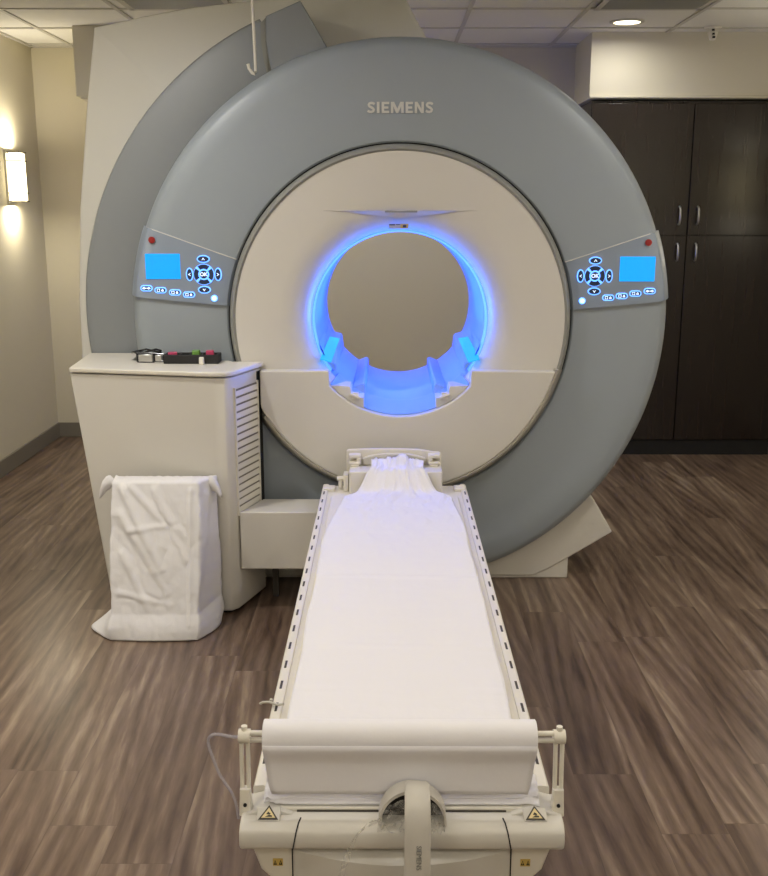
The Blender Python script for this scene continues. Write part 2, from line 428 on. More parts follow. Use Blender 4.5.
def ann(bm, rin, y0, y1, edge=.03):
    angs = sorted(set([round(i * 2.5, 3) for i in range(144)] + [round(math.degrees(math.atan2(z - CZ, x - CX)) % 360, 3) for x, z in outl]))
    rings = []
    for a in angs:
        t_ = R(a); ro = outer_r(t_); c_, s_ = math.cos(t_), math.sin(t_)
        pr = [(rin, y0), (ro - edge, y0), (ro - edge * .3, y0 + edge * .3), (ro, y0 + edge), (ro, y1), (rin, y1)]
        rings.append([bm.verts.new((CX + r * c_, y, CZ + r * s_)) for r, y in pr])
    for i in range(len(rings)):
        A, B = rings[i], rings[(i + 1) % len(rings)]
        for j in range(6): bm.faces.new((A[j], A[(j + 1) % 6], B[(j + 1) % 6], B[j]))
bm = bmesh.new(); ann(bm, .372, 4.75, 5.05, .02)
link_mesh('housing', bm, 'house', G, smooth=28)
# grey side ring (left, behind the front ring)
bm = bmesh.new(); rp = [(1.0, 4.46), (1.285, 4.425), (1.312, 4.435), (1.322, 4.46), (1.322, 4.749), (1.0, 4.749)]
lathe(bm, rp, 113.6, 236, 90, cx=.0)
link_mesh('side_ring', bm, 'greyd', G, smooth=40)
bm = bmesh.new(); prism_y(bm, [(-.497, 2.375), (-.354, 2.434), (-.30, 2.345), (-.248, 2.256), (-.20, 2.13), (-.40, 2.02), (-.440, 2.03), (-.474, 2.144), (-.487, 2.206), (-.499, 2.283)], 4.385, 4.748)
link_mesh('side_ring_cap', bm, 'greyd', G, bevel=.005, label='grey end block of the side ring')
bm = bmesh.new(); prism_y(bm, [(-.520, 2.352), (-.494, 2.378), (-.496, 2.283), (-.484, 2.206), (-.471, 2.144), (-.44, 2.05), (-.47, 2.06), (-.496, 2.144), (-.510, 2.206), (-.520, 2.283)], 4.410, 4.746)
link_mesh('side_ring_gap', bm, 'rim', G, label='dark recessed joint')
# front ring
bm = bmesh.new()
lathe(bm, [(.7085, 4.235), (.7095, 4.208), (.716, 4.202), (.80, Y0), (1.0, Y0), (1.068, 4.204), (1.084, 4.212), (1.103, 4.238), (1.114, 4.27), (1.117, 4.31), (1.117, 4.40), (1.05, 4.44), (1.0, 4.76), (.70, 4.76)], n=180)
link_mesh('front_ring', bm, 'grey', G, smooth=28)
bm = bmesh.new(); lathe(bm, [(.700, 4.222), (.7095, 4.222), (.7095, 4.25), (.700, 4.25)], n=180); link_mesh('ring_groove', bm, 'dark', G, label='dark groove round the cream face')
# rim
ZL = .968                                        # height of the ledge between upper and lower cover
aL = math.degrees(math.asin((CZ - ZL) / .69 / 1.04))
bm = bmesh.new(); lathe(bm, [(.674, 4.166), (.682, 4.158), (.692, 4.168), (.7035, 4.205), (.7035, 4.24), (.674, 4.24)], n=180)
link_mesh('rim', bm, 'rim', G, smooth=40)
# upper face plate: whole turned dish (lower cover stands in front of its lower third)
bm = bmesh.new()
dish = [(.676, 4.24), (.676, 4.166), (.50, 4.165), (.465, 4.168), (.435, 4.177), (.41, 4.19), (.388, 4.207), (.372, 4.232), (.366, 4.262), (.372, 4.30), (.40, 4.30)]
lathe(bm, dish, n=180)
fp = link_mesh('face_plate', bm, 'cream', G, smooth=30)
# liner of the bore
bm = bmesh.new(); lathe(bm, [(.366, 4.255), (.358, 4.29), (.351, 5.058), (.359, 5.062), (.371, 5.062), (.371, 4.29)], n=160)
link_mesh('bore_liner', bm, 'cream_bluelit', G, smooth=35)
# lip of the mouth, its blue glow put in as an emissive ring
bm = bmesh.new(); lathe(bm, [(.3675, 4.252), (.3635, 4.252), (.357, 4.288), (.3625, 4.288)], -37, 217, 140)
link_mesh('lip_glow_ring', bm, 'lipglow', G, smooth=60, label='bore lip edge with the blue glow added as emission')

# lower cover: segment of the disc standing proud
def lower_poly(ro, inner=True):
    a = math.asin((CZ - ZL) / ro / 1.04)
    pts = []
    n = 96
    for i in range(n + 1):
        t_ = -a - (PI - 2 * a) * i / n              # from right end clockwise under to the left end
        pts.append((CX + ro * math.cos(t_), CZ + kz(ro, ro * math.sin(t_))))
    # inner edge from left to right
    pts = [(max(x, -.526), z) for x, z in pts]
    q = []
    for p in pts:
        if q and abs(p[0] + .526) < 1e-6 and abs(q[-1][0] + .526) < 1e-6: continue
        q.append(p)
    pts = q + [(-.526, ZL)]
    pts.append((CX - .291, ZL)); pts.append((CX - .288, CZ - .262))
    a1 = math.atan2(-.262, -.288); a2 = math.atan2(-.262, .288)
    rr = math.hypot(.288, .262)
    for i in range(1, 40):
        t_ = a1 + (a2 - a1) * i / 40
        pts.append((CX + rr * math.cos(t_), CZ + rr * math.sin(t_)))
    pts.append((CX + .288, CZ - .262)); pts.append((CX + .291, ZL))
    return pts
bm = bmesh.new(); prism_y(bm, lower_poly(.664), 4.118, 4.163)
link_mesh('lower_cover', bm, 'cream', G, bevel=.006, seg=3)
# sloped skirt of the lower cover
bm = bmesh.new()
lathe(bm, [(.6635, 4.124), (.668, 4.119), (.676, 4.122), (.704, 4.196), (.704, 4.2), (.664, 4.2)], -146.6, -aL, 90)
link_mesh('lower_skirt', bm, 'skirt', G, smooth=40)
# end plates and bed blocks inside the bore
for s in (-1, 1):
    rr = .3888; pl = [(-.2875, -.262), (-.205, -.266), (-.200, -.300), (-.178, -.312), (-.149, -.315), (-.149, -.359)]
    a1 = math.atan2(-.359, -.149); a0 = math.atan2(-.262, -.2875)
    if a1 < 0: a1 += 2 * PI
    if a0 < 0: a0 += 2 * PI
    for i in range(1, 12):
        t_ = a1 + (a0 - a1) * i / 12; pl.append((rr * math.cos(t_), rr * math.sin(t_)))
    pl = [(CX - s * x, CZ + z) for x, z in pl]
    bm = bmesh.new(); prism_y(bm, pl, 4.145, 4.262)
    link_mesh('end_plate', bm, 'cream', G, bevel=.002)
    for nm, top_ in (('shoulder', [(-.337, -.100), (-.333, -.130), (-.312, -.150), (-.284, -.157), (-.277, -.165), (-.270, -.214)]), ('bed_rail', [(-.196, -.290), (-.188, -.287), (-.172, -.280), (-.156, -.275), (-.147, -.281), (-.145, -.317)])):
        blk = list(top_)
        a2 = math.atan2(top_[0][1], top_[0][0]) + 2 * PI; a1 = math.atan2(top_[-1][1], top_[-1][0]) + 2 * PI
        for i in range(0, 13):
            t_ = a1 + (a2 - a1) * i / 12; blk.append((.3545 * math.cos(t_), .3545 * math.sin(t_)))
        blk = [(CX - s * x, CZ + z) for x, z in blk]
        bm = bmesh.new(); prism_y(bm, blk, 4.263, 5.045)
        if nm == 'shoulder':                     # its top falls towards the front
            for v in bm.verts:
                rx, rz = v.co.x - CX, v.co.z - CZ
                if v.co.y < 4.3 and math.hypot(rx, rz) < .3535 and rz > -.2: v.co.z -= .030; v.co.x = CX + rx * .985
        link_mesh(nm, bm, 'cream_bluelit', G, smooth=35)
    # small roller clip at the front of the rail
    bm = bmesh.new(); tube(bm, [(CX + s * .205, 4.128, CZ - .296), (CX + s * .165, 4.128, CZ - .312)], .007, 12)
    box(bm, CX + s * .185 - .014, CX + s * .185 + .014, 4.13, 4.146, CZ - .318, CZ - .290)
    link_mesh('guide_clip', bm, 'white', G, smooth=40)
    # cyan light strip on the shoulder
    q = [(CX + s * .287, 4.195, CZ - .176), (CX + s * .333, 4.195, CZ - .162), (CX + s * .315, 4.60, CZ - .120), (CX + s * .270, 4.60, CZ - .128)]
    bm = bmesh.new(); top = [bm.verts.new(Vector(p) + Vector((-s * .002, 0, .0035))) for p in q]; bot = [bm.verts.new(p) for p in q]
    bm.faces.new(top); bm.faces.new(bot[::-1])
    for i in range(4): bm.faces.new((top[i], bot[i], bot[(i + 1) % 4], top[(i + 1) % 4]))
    link_mesh('light_strip', bm, 'cyan', G, bevel=.003, label='glowing cyan light strip')
    ld = bpy.data.lights.new('strip_light', 'AREA'); ld.shape = 'RECTANGLE'; ld.size = .04; ld.size_y = .44; ld.energy = 12.5; ld.color = (.03, .18, 1.0)
    lo = bpy.data.objects.new('strip_light', ld); COL.objects.link(lo)
    lo.location = (CX + s * .300, 4.51, CZ - .115)
    zz = -Vector((-s * .8, 0, .6)).normalized(); yy = Vector((0, 1, 0)); xx = yy.cross(zz)
    lo.rotation_euler = Matrix((xx, yy, zz)).transposed().to_euler()
# trough floor lip
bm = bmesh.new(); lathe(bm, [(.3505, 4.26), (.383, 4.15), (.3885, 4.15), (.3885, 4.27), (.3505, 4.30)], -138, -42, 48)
link_mesh('trough_lip', bm, 'cream_bluelit', G, smooth=40)

# shallow bow shaped recess above the bore
sl = []
for i in range(25):
    x = -.31 + .62 * i / 24; sl.append((CX + x, 1.6085))
for i in range(23, 0, -1):
    x = -.31 + .62 * i / 24; sl.append((CX + x, 1.6085 - .030 * max(0, 1 - abs(x) / .31) ** 1.25 - .0006))
bm = bmesh.new(); T0, T1, T2 = [], [], []
for i in range(41):
    f = -1 + i / 20; x = CX + .31 * f; k = max(0, 1 - abs(f))
    T0.append(bm.verts.new((x, 4.166, 1.6095 + .0004))); T1.append(bm.verts.new((x, 4.1645 - .016 * k ** .8, 1.6085))); T2.append(bm.verts.new((x, 4.1642 + .004 * k, 1.6085 - .0006 - .030 * k ** 1.25)))
for i in range(40):
    bm.faces.new((T0[i], T0[i + 1], T1[i + 1], T1[i])); bm.faces.new((T1[i], T1[i + 1], T2[i + 1], T2[i]))
link_mesh('recess', bm, 'cream', G, smooth=30)
bm = bmesh.new(); box(bm, -.012, .117, 4.150, 4.160, 1.6005, 1.6085); link_mesh('vent_slot', bm, 'rim', G, bevel=.001)
# label above the bore, on the curved dish (tilted)
bm = bmesh.new()
def lab(x0, x1, z0, z1, mi, dy=0):
    f = lambda z: 4.169 + max(0, (1.60 - z)) * .06 - dy
    a = [bm.verts.new(p) for p in [(x0, 4.1725 - dy, z0), (x1, 4.1725 - dy, z0), (x1, 4.164 - dy, z1), (x0, 4.164 - dy, z1)]]
    c_ = [bm.verts.new(Vector(v.co) + Vector((0, .012, 0))) for v in a]
    bm.faces.new(a).material_index = mi; bm.faces.new(c_[::-1]).material_index = mi
    for i in range(4): bm.faces.new((a[i], c_[i], c_[(i + 1) % 4], a[(i + 1) % 4])).material_index = mi
lab(.004, .050, 1.552 - .014, 1.552 + .004, 0); lab(.050, .082, 1.552 - .014, 1.552 + .004, 1)
lab(.005, .028, 1.545, 1.5545, 2, .001); lab(.032, .049, 1.547, 1.5545, 2, .001); lab(.060, .073, 1.541, 1.552, 3, .001)
link_mesh('warning_label', bm, ['tbar', 'amber', 'dark', 'slot'], G, label='small black, white and yellow label')

# brand lettering
def letters(bm, x0, z0, h, y0, y1):
    w = .235
    def q(ps): prism_y(bm, [(x0 + x * h, z0 + z * h) for x, z in ps], y0, y1)
    def r(xa, xb, za, zb): q([(xa, za), (xb, za), (xb, zb), (xa, zb)])
    def E_l(x, wd):
        q([(x, 0), (x + wd, 0), (x + wd, .2), (x + w, .2), (x + w, .4), (x + wd * .9, .4), (x + wd * .9, .59), (x + w, .59), (x + w, .8), (x + wd, .8), (x + wd, 1), (x, 1)])
    def S_l(x, wd):
        c = [(.93, .80), (.72, .885), (.50, .905), (.27, .86), (.17, .74), (.24, .62), (.46, .53), (.68, .44), (.83, .31), (.76, .17), (.55, .10), (.30, .105), (.04, .20)]
        L_, R_ = [], []
        for i, (px_, pz_) in enumerate(c):
            p0 = c[max(i - 1, 0)]; p1 = c[min(i + 1, len(c) - 1)]
            d = Vector(((p1[0] - p0[0]) * wd, p1[1] - p0[1])).normalized(); n = Vector((-d.y, d.x)) * .105
            L_.append((x + px_ * wd + n.x, pz_ + n.y)); R_.append((x + px_ * wd - n.x, pz_ - n.y))
        for i in range(len(c) - 1): q([L_[i], L_[i + 1], R_[i + 1], R_[i]])
    S_l(0, .74); r(.90, 1.145, 0, 1); E_l(1.35, .70)
    x = 2.22; q([(x, 0), (x + .22, 0), (x + .22, .62), (x + .50, 0), (x + .68, 0), (x + .96, .62), (x + .96, 0), (x + 1.20, 0), (x + 1.20, 1), (x + .88, 1), (x + .60, .38), (x + .30, 1), (x, 1)])
    E_l(3.60, .68)
    x = 4.46; q([(x, 0), (x + .22, 0), (x + .22, .64), (x + .60, 0), (x + .85, 0), (x + .85, 1), (x + .63, 1), (x + .63, .38), (x + .25, 1), (x, 1)])
    S_l(5.46, .74)
bm = bmesh.new(); letters(bm, -.082, 1.984, .0420, Y0 - .0042, Y0 + .001)
link_mesh('brand_lettering', bm, 'text', G, label='raised silver SIEMENS lettering')

# control panels
def sector_patch(bm, s, a0, a1, off, n=24, m=14):
    prof = [(.709, 4.207), (.74, 4.2015), (.80, Y0), (.9, Y0), (1.0, Y0), (1.068, 4.204), (1.084, 4.212), (1.103, 4.238), (1.1145, 4.27)]
    top, bot = [], []
    for i in range(n + 1):
        row, rb = [], []
        for k, (r, y) in enumerate(prof):
            f = k / (len(prof) - 1)
            aa0 = a0[0] + (a0[1] - a0[0]) * f; aa1 = a1[0] + (a1[1] - a1[0]) * f
            t_ = R(aa0 + (aa1 - aa0) * i / n)
            row.append(bm.verts.new((CX + s * (r + off * .5) * math.cos(t_), y - off, CZ + (r + off * .5) * math.sin(t_))))
            rb.append(bm.verts.new((CX + s * (r - .004) * math.cos(t_), y + .006, CZ + (r - .004) * math.sin(t_))))
        top.append(row); bot.append(rb)
    m = len(prof) - 1
    for i in range(n):
        for k in range(m):
            bm.faces.new((top[i][k], top[i + 1][k], top[i + 1][k + 1], top[i][k + 1]))
            bm.faces.new((bot[i][k], bot[i][k + 1], bot[i + 1][k + 1], bot[i + 1][k]))
        for k in (0, m): bm.faces.new((top[i][k], top[i + 1][k], bot[i + 1][k], bot[i][k]))
    for k in range(m):
        for i in (0, n): bm.faces.new((top[i][k], top[i][k + 1], bot[i][k + 1], bot[i][k]))
YP = Y0 - .012
def ell(bm, cx, cz, rx, rz, y0, y1, n=24, mi=0, a0=0, a1=360):
    prism_y(bm, [(cx + rx * math.cos(2 * PI * i / n), cz + rz * math.sin(2 * PI * i / n)) for i in range(n)], y0, y1, mi)
def annseg(bm, cx, cz, r0, r1, a0, a1, y0, y1, n=10, mi=0):
    pts = [(cx + r1 * math.cos(R(a0 + (a1 - a0) * i / n)), cz + r1 * math.sin(R(a0 + (a1 - a0) * i / n))) for i in range(n + 1)]
    pts += [(cx + r0 * math.cos(R(a1 + (a0 - a1) * i / n)), cz + r0 * math.sin(R(a1 + (a0 - a1) * i / n))) for i in range(n + 1)]
    prism_y(bm, pts, y0, y1, mi)
def arrow(bm, cx, cz, ang, sz, y0, y1, mi):
    pts = [(-.8, -.5), (0, .7), (.8, -.5), (.45, -.5), (0, .1), (-.45, -.5)]
    c_, s_ = math.cos(R(ang)), math.sin(R(ang))
    prism_y(bm, [(cx + sz * (x * c_ - z * s_), cz + sz * (x * s_ + z * c_)) for x, z in pts], y0, y1, mi)
def control(s, scr, pad, pills, power, red, a0, a1, label):
    bm = bmesh.new(); sector_patch(bm, s, a0, a1, .012)
    P = link_mesh('control_panel', bm, 'panel', G, smooth=25, label=label)
    bm = bmesh.new(); prof = [(.712, 4.205), (.74, 4.2015), (.80, Y0), (.9, Y0), (1.0, Y0), (1.068, 4.204), (1.084, 4.212), (1.103, 4.238)]
    pth = []
    for k, (r, y) in enumerate(prof):
        f = k / (len(prof) - 1); t_ = R(a0[0] + (a0[1] - a0[0]) * f)
        pth.append((CX + s * r * math.cos(t_), y - .0115, CZ + r * math.sin(t_)))
    tube(bm, pth, .0022, 8); link_mesh('edge_highlight', bm, 'text', P, smooth=60)  # pale line standing in for the highlight on the panel's top edge
    x0, x1, z0, z1 = scr
    bm = bmesh.new(); box(bm, x0, x1, YP - .003, YP + .002, z0, z1); link_mesh('screen', bm, 'screen', P, bevel=.0015, label='bright blue display')
    px_, pz = pad
    def glow_pair(rx, rz, dx, dz, nm, ang=None):
        bm = bmesh.new()
        ell(bm, px_ + dx, pz + dz, rx + .0042, rz + .0042, YP - .0025, YP + .001, mi=0)
        ell(bm, px_ + dx, pz + dz, rx, rz, YP - .005, YP - .0024, mi=1)
        if ang is not None: arrow(bm, px_ + dx, pz + dz, ang, .0085, YP - .0062, YP - .0049, 2)
        link_mesh(nm, bm, ['bglow', 'btn', 'iglow'], P)
    d1, d2 = .062, .058
    glow_pair(.022, .0115, 0, d1, 'arrow_button', 0); glow_pair(.022, .0115, 0, -d1, 'arrow_button', 180)
    glow_pair(.0105, .0225, -d2, 0, 'arrow_button', 90); glow_pair(.0105, .0225, d2, 0, 'arrow_button', -90)
    # backlit disc and the four quarter keys
    bm = bmesh.new(); ell(bm, px_, pz, .0425, .0425, YP - .0015, YP + .001, 36); link_mesh('key_backlight', bm, 'bglow', P)
    for a in (0, 90, 180, 270):
        bm = bmesh.new(); annseg(bm, px_, pz, .0225, .0405, a - 37, a + 37, YP - .005, YP - .0016); link_mesh('quarter_key', bm, 'btn', P)
    bm = bmesh.new(); ell(bm, px_, pz, .0195, .0195, YP - .004, YP - .0016, 30, 0)
    ell(bm, px_, pz, .0165, .0165, YP - .0055, YP - .0041, 30, 1)
    k = link_mesh('ok_key', bm, ['bglow', 'btn'], P)
    text_mesh('key_lettering', 'OK', .021, 'iglow', Vector((px_, YP - .0062, pz)), UPRIGHT, P, .0006, .0006)
    for i, (x, z) in enumerate(pills):
        bm = bmesh.new(); w, h = .0245, .0095
        def pill(w, h, y0, y1, mi):
            pts = [(x + w - h + h * math.cos(R(a)), z + h * math.sin(R(a))) for a in range(-90, 91, 15)] + [(x - w + h + h * math.cos(R(a)), z + h * math.sin(R(a))) for a in range(90, 271, 15)]
            prism_y(bm, pts, y0, y1, mi)
        pill(w, .0125, YP - .002, YP + .001, 0); pill(w - .004, h - .001, YP - .0035, YP - .0021, 1)
        y0, y1 = YP - .0048, YP - .0034
        if i == (0 if s < 0 else 3):
            prism_y(bm, [(x - .018, z), (x - .008, z + .006), (x - .008, z - .006)], y0, y1, 2); box(bm, x - .009, x - .001, y0, y1, z - .002, z + .002, 2)
            prism_y(bm, [(x + .018, z), (x + .008, z - .006), (x + .008, z + .006)], y0, y1, 2); box(bm, x + .001, x + .009, y0, y1, z - .002, z + .002, 2)
        else:
            for (p, q, r_, t_) in ((-.014, -.012, -.006, .006), (-.004, -.002, -.006, .006), (-.014, -.002, -.006, -.004), (-.014, -.002, .004, .006)):
                box(bm, x + p, x + q, y0, y1, z + r_, z + t_, 2)
            prism_y(bm, [(x + .004, z - .005), (x + .013, z - .005), (x + .013, z + .001), (x + .0085, z + .006), (x + .004, z + .001)], y0, y1, 2)
        link_mesh('mode_button', bm, ['bglow', 'btn', 'iglow'], P)
    bm = bmesh.new(); ell(bm, power[0], power[1], .0135, .0135, YP - .002, YP + .001, mi=0); ell(bm, power[0], power[1], .009, .009, YP - .004, YP - .0019, mi=1)
    link_mesh('power_button', bm, ['bglow', 'iglow'], P)
    bm = bmesh.new(); ell(bm, red[0], red[1], .0135, .0135, YP - .0045, YP + .001); link_mesh('stop_indicator', bm, 'red', P, label='small dark red indicator')
control(-1, (-.988, -.846, 1.335, 1.437), (-.751, 1.354), [(-.988, 1.298), (-.931, 1.290), (-.872, 1.281), (-.815, 1.272)], (-.712, 1.257), (-.957, 1.492),
        (20.5, 20.0), (4.9, 5.2), 'left grey control panel with blue display')
control(1, (.943, 1.087, 1.326, 1.426), (.843, 1.348), [(.902, 1.260), (.957, 1.267), (1.012, 1.277), (1.070, 1.287)], (.796, 1.247), (1.054, 1.482),
        (19.6, 19.0), (3.6, 4.6), 'right grey control panel with blue display')

# foot at the lower right and its mirror
for s in (1, -1):
    bm = bmesh.new()
    pts = [(s * 1.09 * math.cos(R(-79 + 37 * i / 30)), 1.09 * math.sin(R(-79 + 37 * i / 30))) for i in range(31)]
    o2 = [(s * .860, -.802), (s * .945, -.947), (s * .88, -.99), (s * .814, -1.031), (s * .74, -1.077), (s * .66, -1.125), (s * .60, -1.152), (s * .25, -1.152)]
    poly = [(CX + x, CZ + z) for x, z in pts + o2]
    # drop duplicates on the flat
    bm2 = []
    for p in poly:
        if not bm2 or (abs(p[0] - bm2[-1][0]) + abs(p[1] - bm2[-1][1])) > 1e-4: bm2.append(p)
    prism_y(bm, bm2, 4.298, 4.72)
    link_mesh('foot_shroud', bm, 'cream', G, bevel=.006)
    bm = bmesh.new(); box(bm, min(CX + s * .30, CX + s * .755), max(CX + s * .30, CX + s * .755), 4.305, 4.74, .0, .125); link_mesh('foot', bm, 'cream', G, bevel=.004)
    bm = bmesh.new(); tube(bm, [(CX + s * .80, 4.295, CZ - .793), (CX + s * .80, 4.31, CZ - .793)], .007, 14); link_mesh('screw', bm, 'dark', G)
bm = bmesh.new(); box(bm, -.55, .60, 4.45, 5.0, 0.0, .30); link_mesh('pedestal', bm, 'slot', G)

# ------------------------------------------------------------------ equipment cabinet at left
E_ = thing('equipment_cabinet', 'cream waist-high equipment cabinet with louvred side, left of the scanner', 'cabinet', (-.95, 4.1, 0))
foot_t = [(-1.268, 4.000), (-.68, 3.886), (-.634, 3.888), (-.609, 3.915), (-.527, 4.158), (-.63, 4.160), (-.66, 4.188), (-1.065, 4.19), (-1.075, 4.40), (-1.28, 4.40)]
foot_b = [(-1.15, 3.985), (-.68, 3.886), (-.634, 3.888), (-.609, 3.915), (-.527, 4.158), (-.63, 4.160), (-.66, 4.188), (-1.00, 4.19), (-1.01, 4.32), (-1.16, 4.32)]
bm = bmesh.new(); prism_z(bm, foot_b, .012, .975, foot_t); link_mesh('body', bm, 'cream', E_, bevel=.006)
lid = [(-1.268, 3.989), (-.685, 3.873), (-.630, 3.876), (-.598, 3.910), (-.513, 4.158), (-.64, 4.162), (-.66, 4.190), (-1.068, 4.192), (-1.078, 4.408), (-1.303, 4.408)]
bm = bmesh.new(); prism_z(bm, [(x * .999, y + .002) for x, y in lid], .981, 1.0, lid); link_mesh('lid', bm, 'white', E_, bevel=.005, seg=3)
bm = bmesh.new(); ins = [(-1.235, 4.02), (-.70, 3.91), (-.66, 3.912), (-.635, 3.94), (-.54, 4.15), (-1.06, 4.17), (-1.08, 4.39), (-1.27, 4.39)]
prism_z(bm, ins, .974, .982); link_mesh('lid_gap', bm, 'slot', E_)
bm = bmesh.new(); prism_z(bm, [(x + .015, y + .015) if x < -.9 else (x - .015, y + .015) for x, y in foot_b[:5]] + [(-1.1, 4.18)], 0, .013); link_mesh('plinth', bm, 'dark', E_)
# louvres on the chamfered side
a = Vector((-.609, 3.915, 0)); b = Vector((-.527, 4.158, 0)); d = (b - a).normalized(); nrm = Vector((d.y, -d.x, 0))
L0, L1 = .014, (b - a).length - .046
bm = bmesh.new(); NL = 17; zt, zb = .922, .418
for i in range(NL):
    z1_ = zt - (zt - zb) * i / NL; z0_ = zt - (zt - zb) * (i + .80) / NL
    p0 = a + d * L0; p1 = a + d * L1
    q = [(p0 + nrm * .001, z1_), (p0 + nrm * .0075, z0_), (p0 + nrm * .0075, z0_ - .004), (p0 + nrm * .001, z0_ - .004)]
    A = [bm.verts.new((p.x, p.y, z)) for p, z in q]
    B = [bm.verts.new((p.x + (p1 - p0).x, p.y + (p1 - p0).y, z)) for p, z in q]
    bm.faces.new(A); bm.faces.new(B[::-1])
    for k in range(4): bm.faces.new((A[k], B[k], B[(k + 1) % 4], A[(k + 1) % 4]))
link_mesh('louvre_grille', bm, 'white', E_)
bm = bmesh.new()
def side_box(bm, l0, l1, t0, t1, z0, z1):
    pts = [a + d * l0 + nrm * t0, a + d * l1 + nrm * t0, a + d * l1 + nrm * t1, a + d * l0 + nrm * t1]
    prism_z(bm, [(p.x, p.y) for p in pts], z0, z1)
side_box(bm, L0, L1, .0005, .003, zb, zt); link_mesh('louvre_backing', bm, 'base', E_)
bm = bmesh.new(); side_box(bm, L1 + .0, L1 + .005, .0, .009, zb - .01, zt + .008); side_box(bm, L0 - .005, L0, .0, .009, zb - .01, zt + .008)
link_mesh('louvre_frame', bm, 'white', E_)
bm = bmesh.new(); side_box(bm, L1 + .0052, (b - a).length - .002, .0, .004, .40, .965); link_mesh('side_gap', bm, 'dark', E_)

# low duct between cabinet and table
dk = bmesh.new(); prism_z(dk, [(-.598, 3.924), (-.262, 3.924), (-.262, 4.114), (-.523, 4.114)], .180, .423)
dd = link_mesh('cable_duct', dk, 'cream', bevel=.004)
tag(dd, 'low cream cable duct running from the louvred cabinet to the patient table', 'cable duct')
# legs carrying the duct
DU = dd
bm = bmesh.new(); box(bm, -.490, -.465, 4.08, 4.105, 0, .180); link_mesh('leg', bm, 'slot', DU)
bm = bmesh.new(); box(bm, -.31, -.28, 4.08, 4.105, 0, .180); link_mesh('leg', bm, 'slot', DU)

# ------------------------------------------------------------------ patient table
TX = .027
T = thing('patient_table', 'long cream patient table docked to the scanner, with slotted side rails', 'table', (TX, 2.8, 0))
def rrect(x0, x1, y0, y1, r, n=5):
    pts = []
    for cx, cy, a in ((x1 - r, y1 - r, 0), (x0 + r, y1 - r, 90), (x0 + r, y0 + r, 180), (x1 - r, y0 + r, 270)):
        for i in range(n + 1): t_ = R(a + 90 * i / n); pts.append((cx + r * math.cos(t_), cy + r * math.sin(t_)))
    return pts
HW = .292
bm = bmesh.new(); prism_z(bm, rrect(TX - HW + .022, TX + HW - .022, 1.735, 4.02, .01), .468, .5075); link_mesh('tabletop', bm, 'mattress', T, bevel=.003)
for s in (-1, 1):
    bm = bmesh.new()
    pr = [(HW - .022, .462), (HW - .002, .462), (HW, .466), (HW, .509), (HW - .003, .513), (HW - .02, .5145), (HW - .024, .512), (HW - .024, .505)]
    xs = [(TX + s * x, z) for x, z in pr]
    prism_y(bm, xs, 1.80, 4.02)
    for i in range(19):
        y = 1.90 + i * .1105
        box(bm, TX + s * (HW - .0115) - .0028, TX + s * (HW - .0115) + .0028, y - .020, y + .020, .5132, .5146, 1)
    link_mesh('side_rail', bm, ['mattress', 'slot'], T, smooth=40)
# under-frame and pedestal
bm = bmesh.new(); prism_z(bm, rrect(TX - .225, TX + .225, 1.80, 3.95, .04), .03, .462, rrect(TX - .245, TX + .245, 1.76, 4.0, .02)); link_mesh('pedestal', bm, 'cream', T, bevel=.01)
bm = bmesh.new(); box(bm, TX - .20, TX + .20, 1.85, 3.90, 0, .031); link_mesh('plinth', bm, 'dark', T)
# foot-end console
FY = 1.695; W2 = .305
bm = bmesh.new()
prof = [(1.80, .498), (FY + .02, .500), (FY + .004, .4975), (FY - .010, .487), (FY - .014, .470), (FY - .010, .452), (FY + .006, .444), (FY + .06, .442), (1.80, .442)]
prism_x(bm, prof, TX - W2, TX + W2); link_mesh('end_console', bm, 'cream', T, bevel=.005, seg=3)
bm = bmesh.new()
pr2 = [(TX - .289, .4425), (TX + .289, .4425), (TX + .27, .385), (TX + .22, .335), (TX + .2, 0.03), (TX - .2, .03), (TX - .22, .335), (TX - .27, .385)]
prism_y(bm, pr2, FY + .022, 1.83); link_mesh('end_panel', bm, 'white', T, bevel=.006)
# bulged middle panel
bm = bmesh.new(); n = 20; top, mid, low = [], [], []
for i in range(n + 1):
    f = -1 + 2 * i / n; x = TX + f * .205
    yy = FY + .018 - .022 * (1 - f * f)
    top.append(bm.verts.new((x, yy + .016, .441))); mid.append(bm.verts.new((x, yy, .432 - .018 * (1 - f * f)))); low.append(bm.verts.new((x * .94 + TX * .06, yy + .012, .08)))
for i in range(n):
    bm.faces.new((top[i], top[i + 1], mid[i + 1], mid[i])); bm.faces.new((mid[i], mid[i + 1], low[i + 1], low[i]))
o = link_mesh('middle_panel', bm, 'cream', T, smooth=30)
sm = o.modifiers.new('thick', 'SOLIDIFY'); sm.thickness = .004
# seams of the console
for s in (-1, 1):
    bm = bmesh.new(); xs = TX + s * .191; xe = TX + s * .208
    pts = [(FY + .018, .5005), (FY + .003, .4985), (FY - .0108, .4878), (FY - .0148, .470), (FY - .0108, .4515), (FY + .004, .4432)]
    for i in range(len(pts) - 1):
        (ya, za), (yb, zb_) = pts[i], pts[i + 1]
        x_a = xs + (xe - xs) * i / 5; x_b = xs + (xe - xs) * (i + 1) / 5
        v = [bm.verts.new(p) for p in ((x_a - .0013, ya, za), (x_a + .0013, ya, za), (x_b + .0013, yb, zb_), (x_b - .0013, yb, zb_))]
        bm.faces.new(v)
    o = link_mesh('panel_seam', bm, 'dark', T); md = o.modifiers.new('t', 'SOLIDIFY'); md.thickness = .0012
    bm = bmesh.new(); prism_x(bm, [(FY + .0215, .442), (FY + .0215, .2), (FY + .024, .2), (FY + .024, .442)], xe + s * .001 - .0013, xe + s * .001 + .0013)
    link_mesh('panel_seam', bm, 'dark', T)
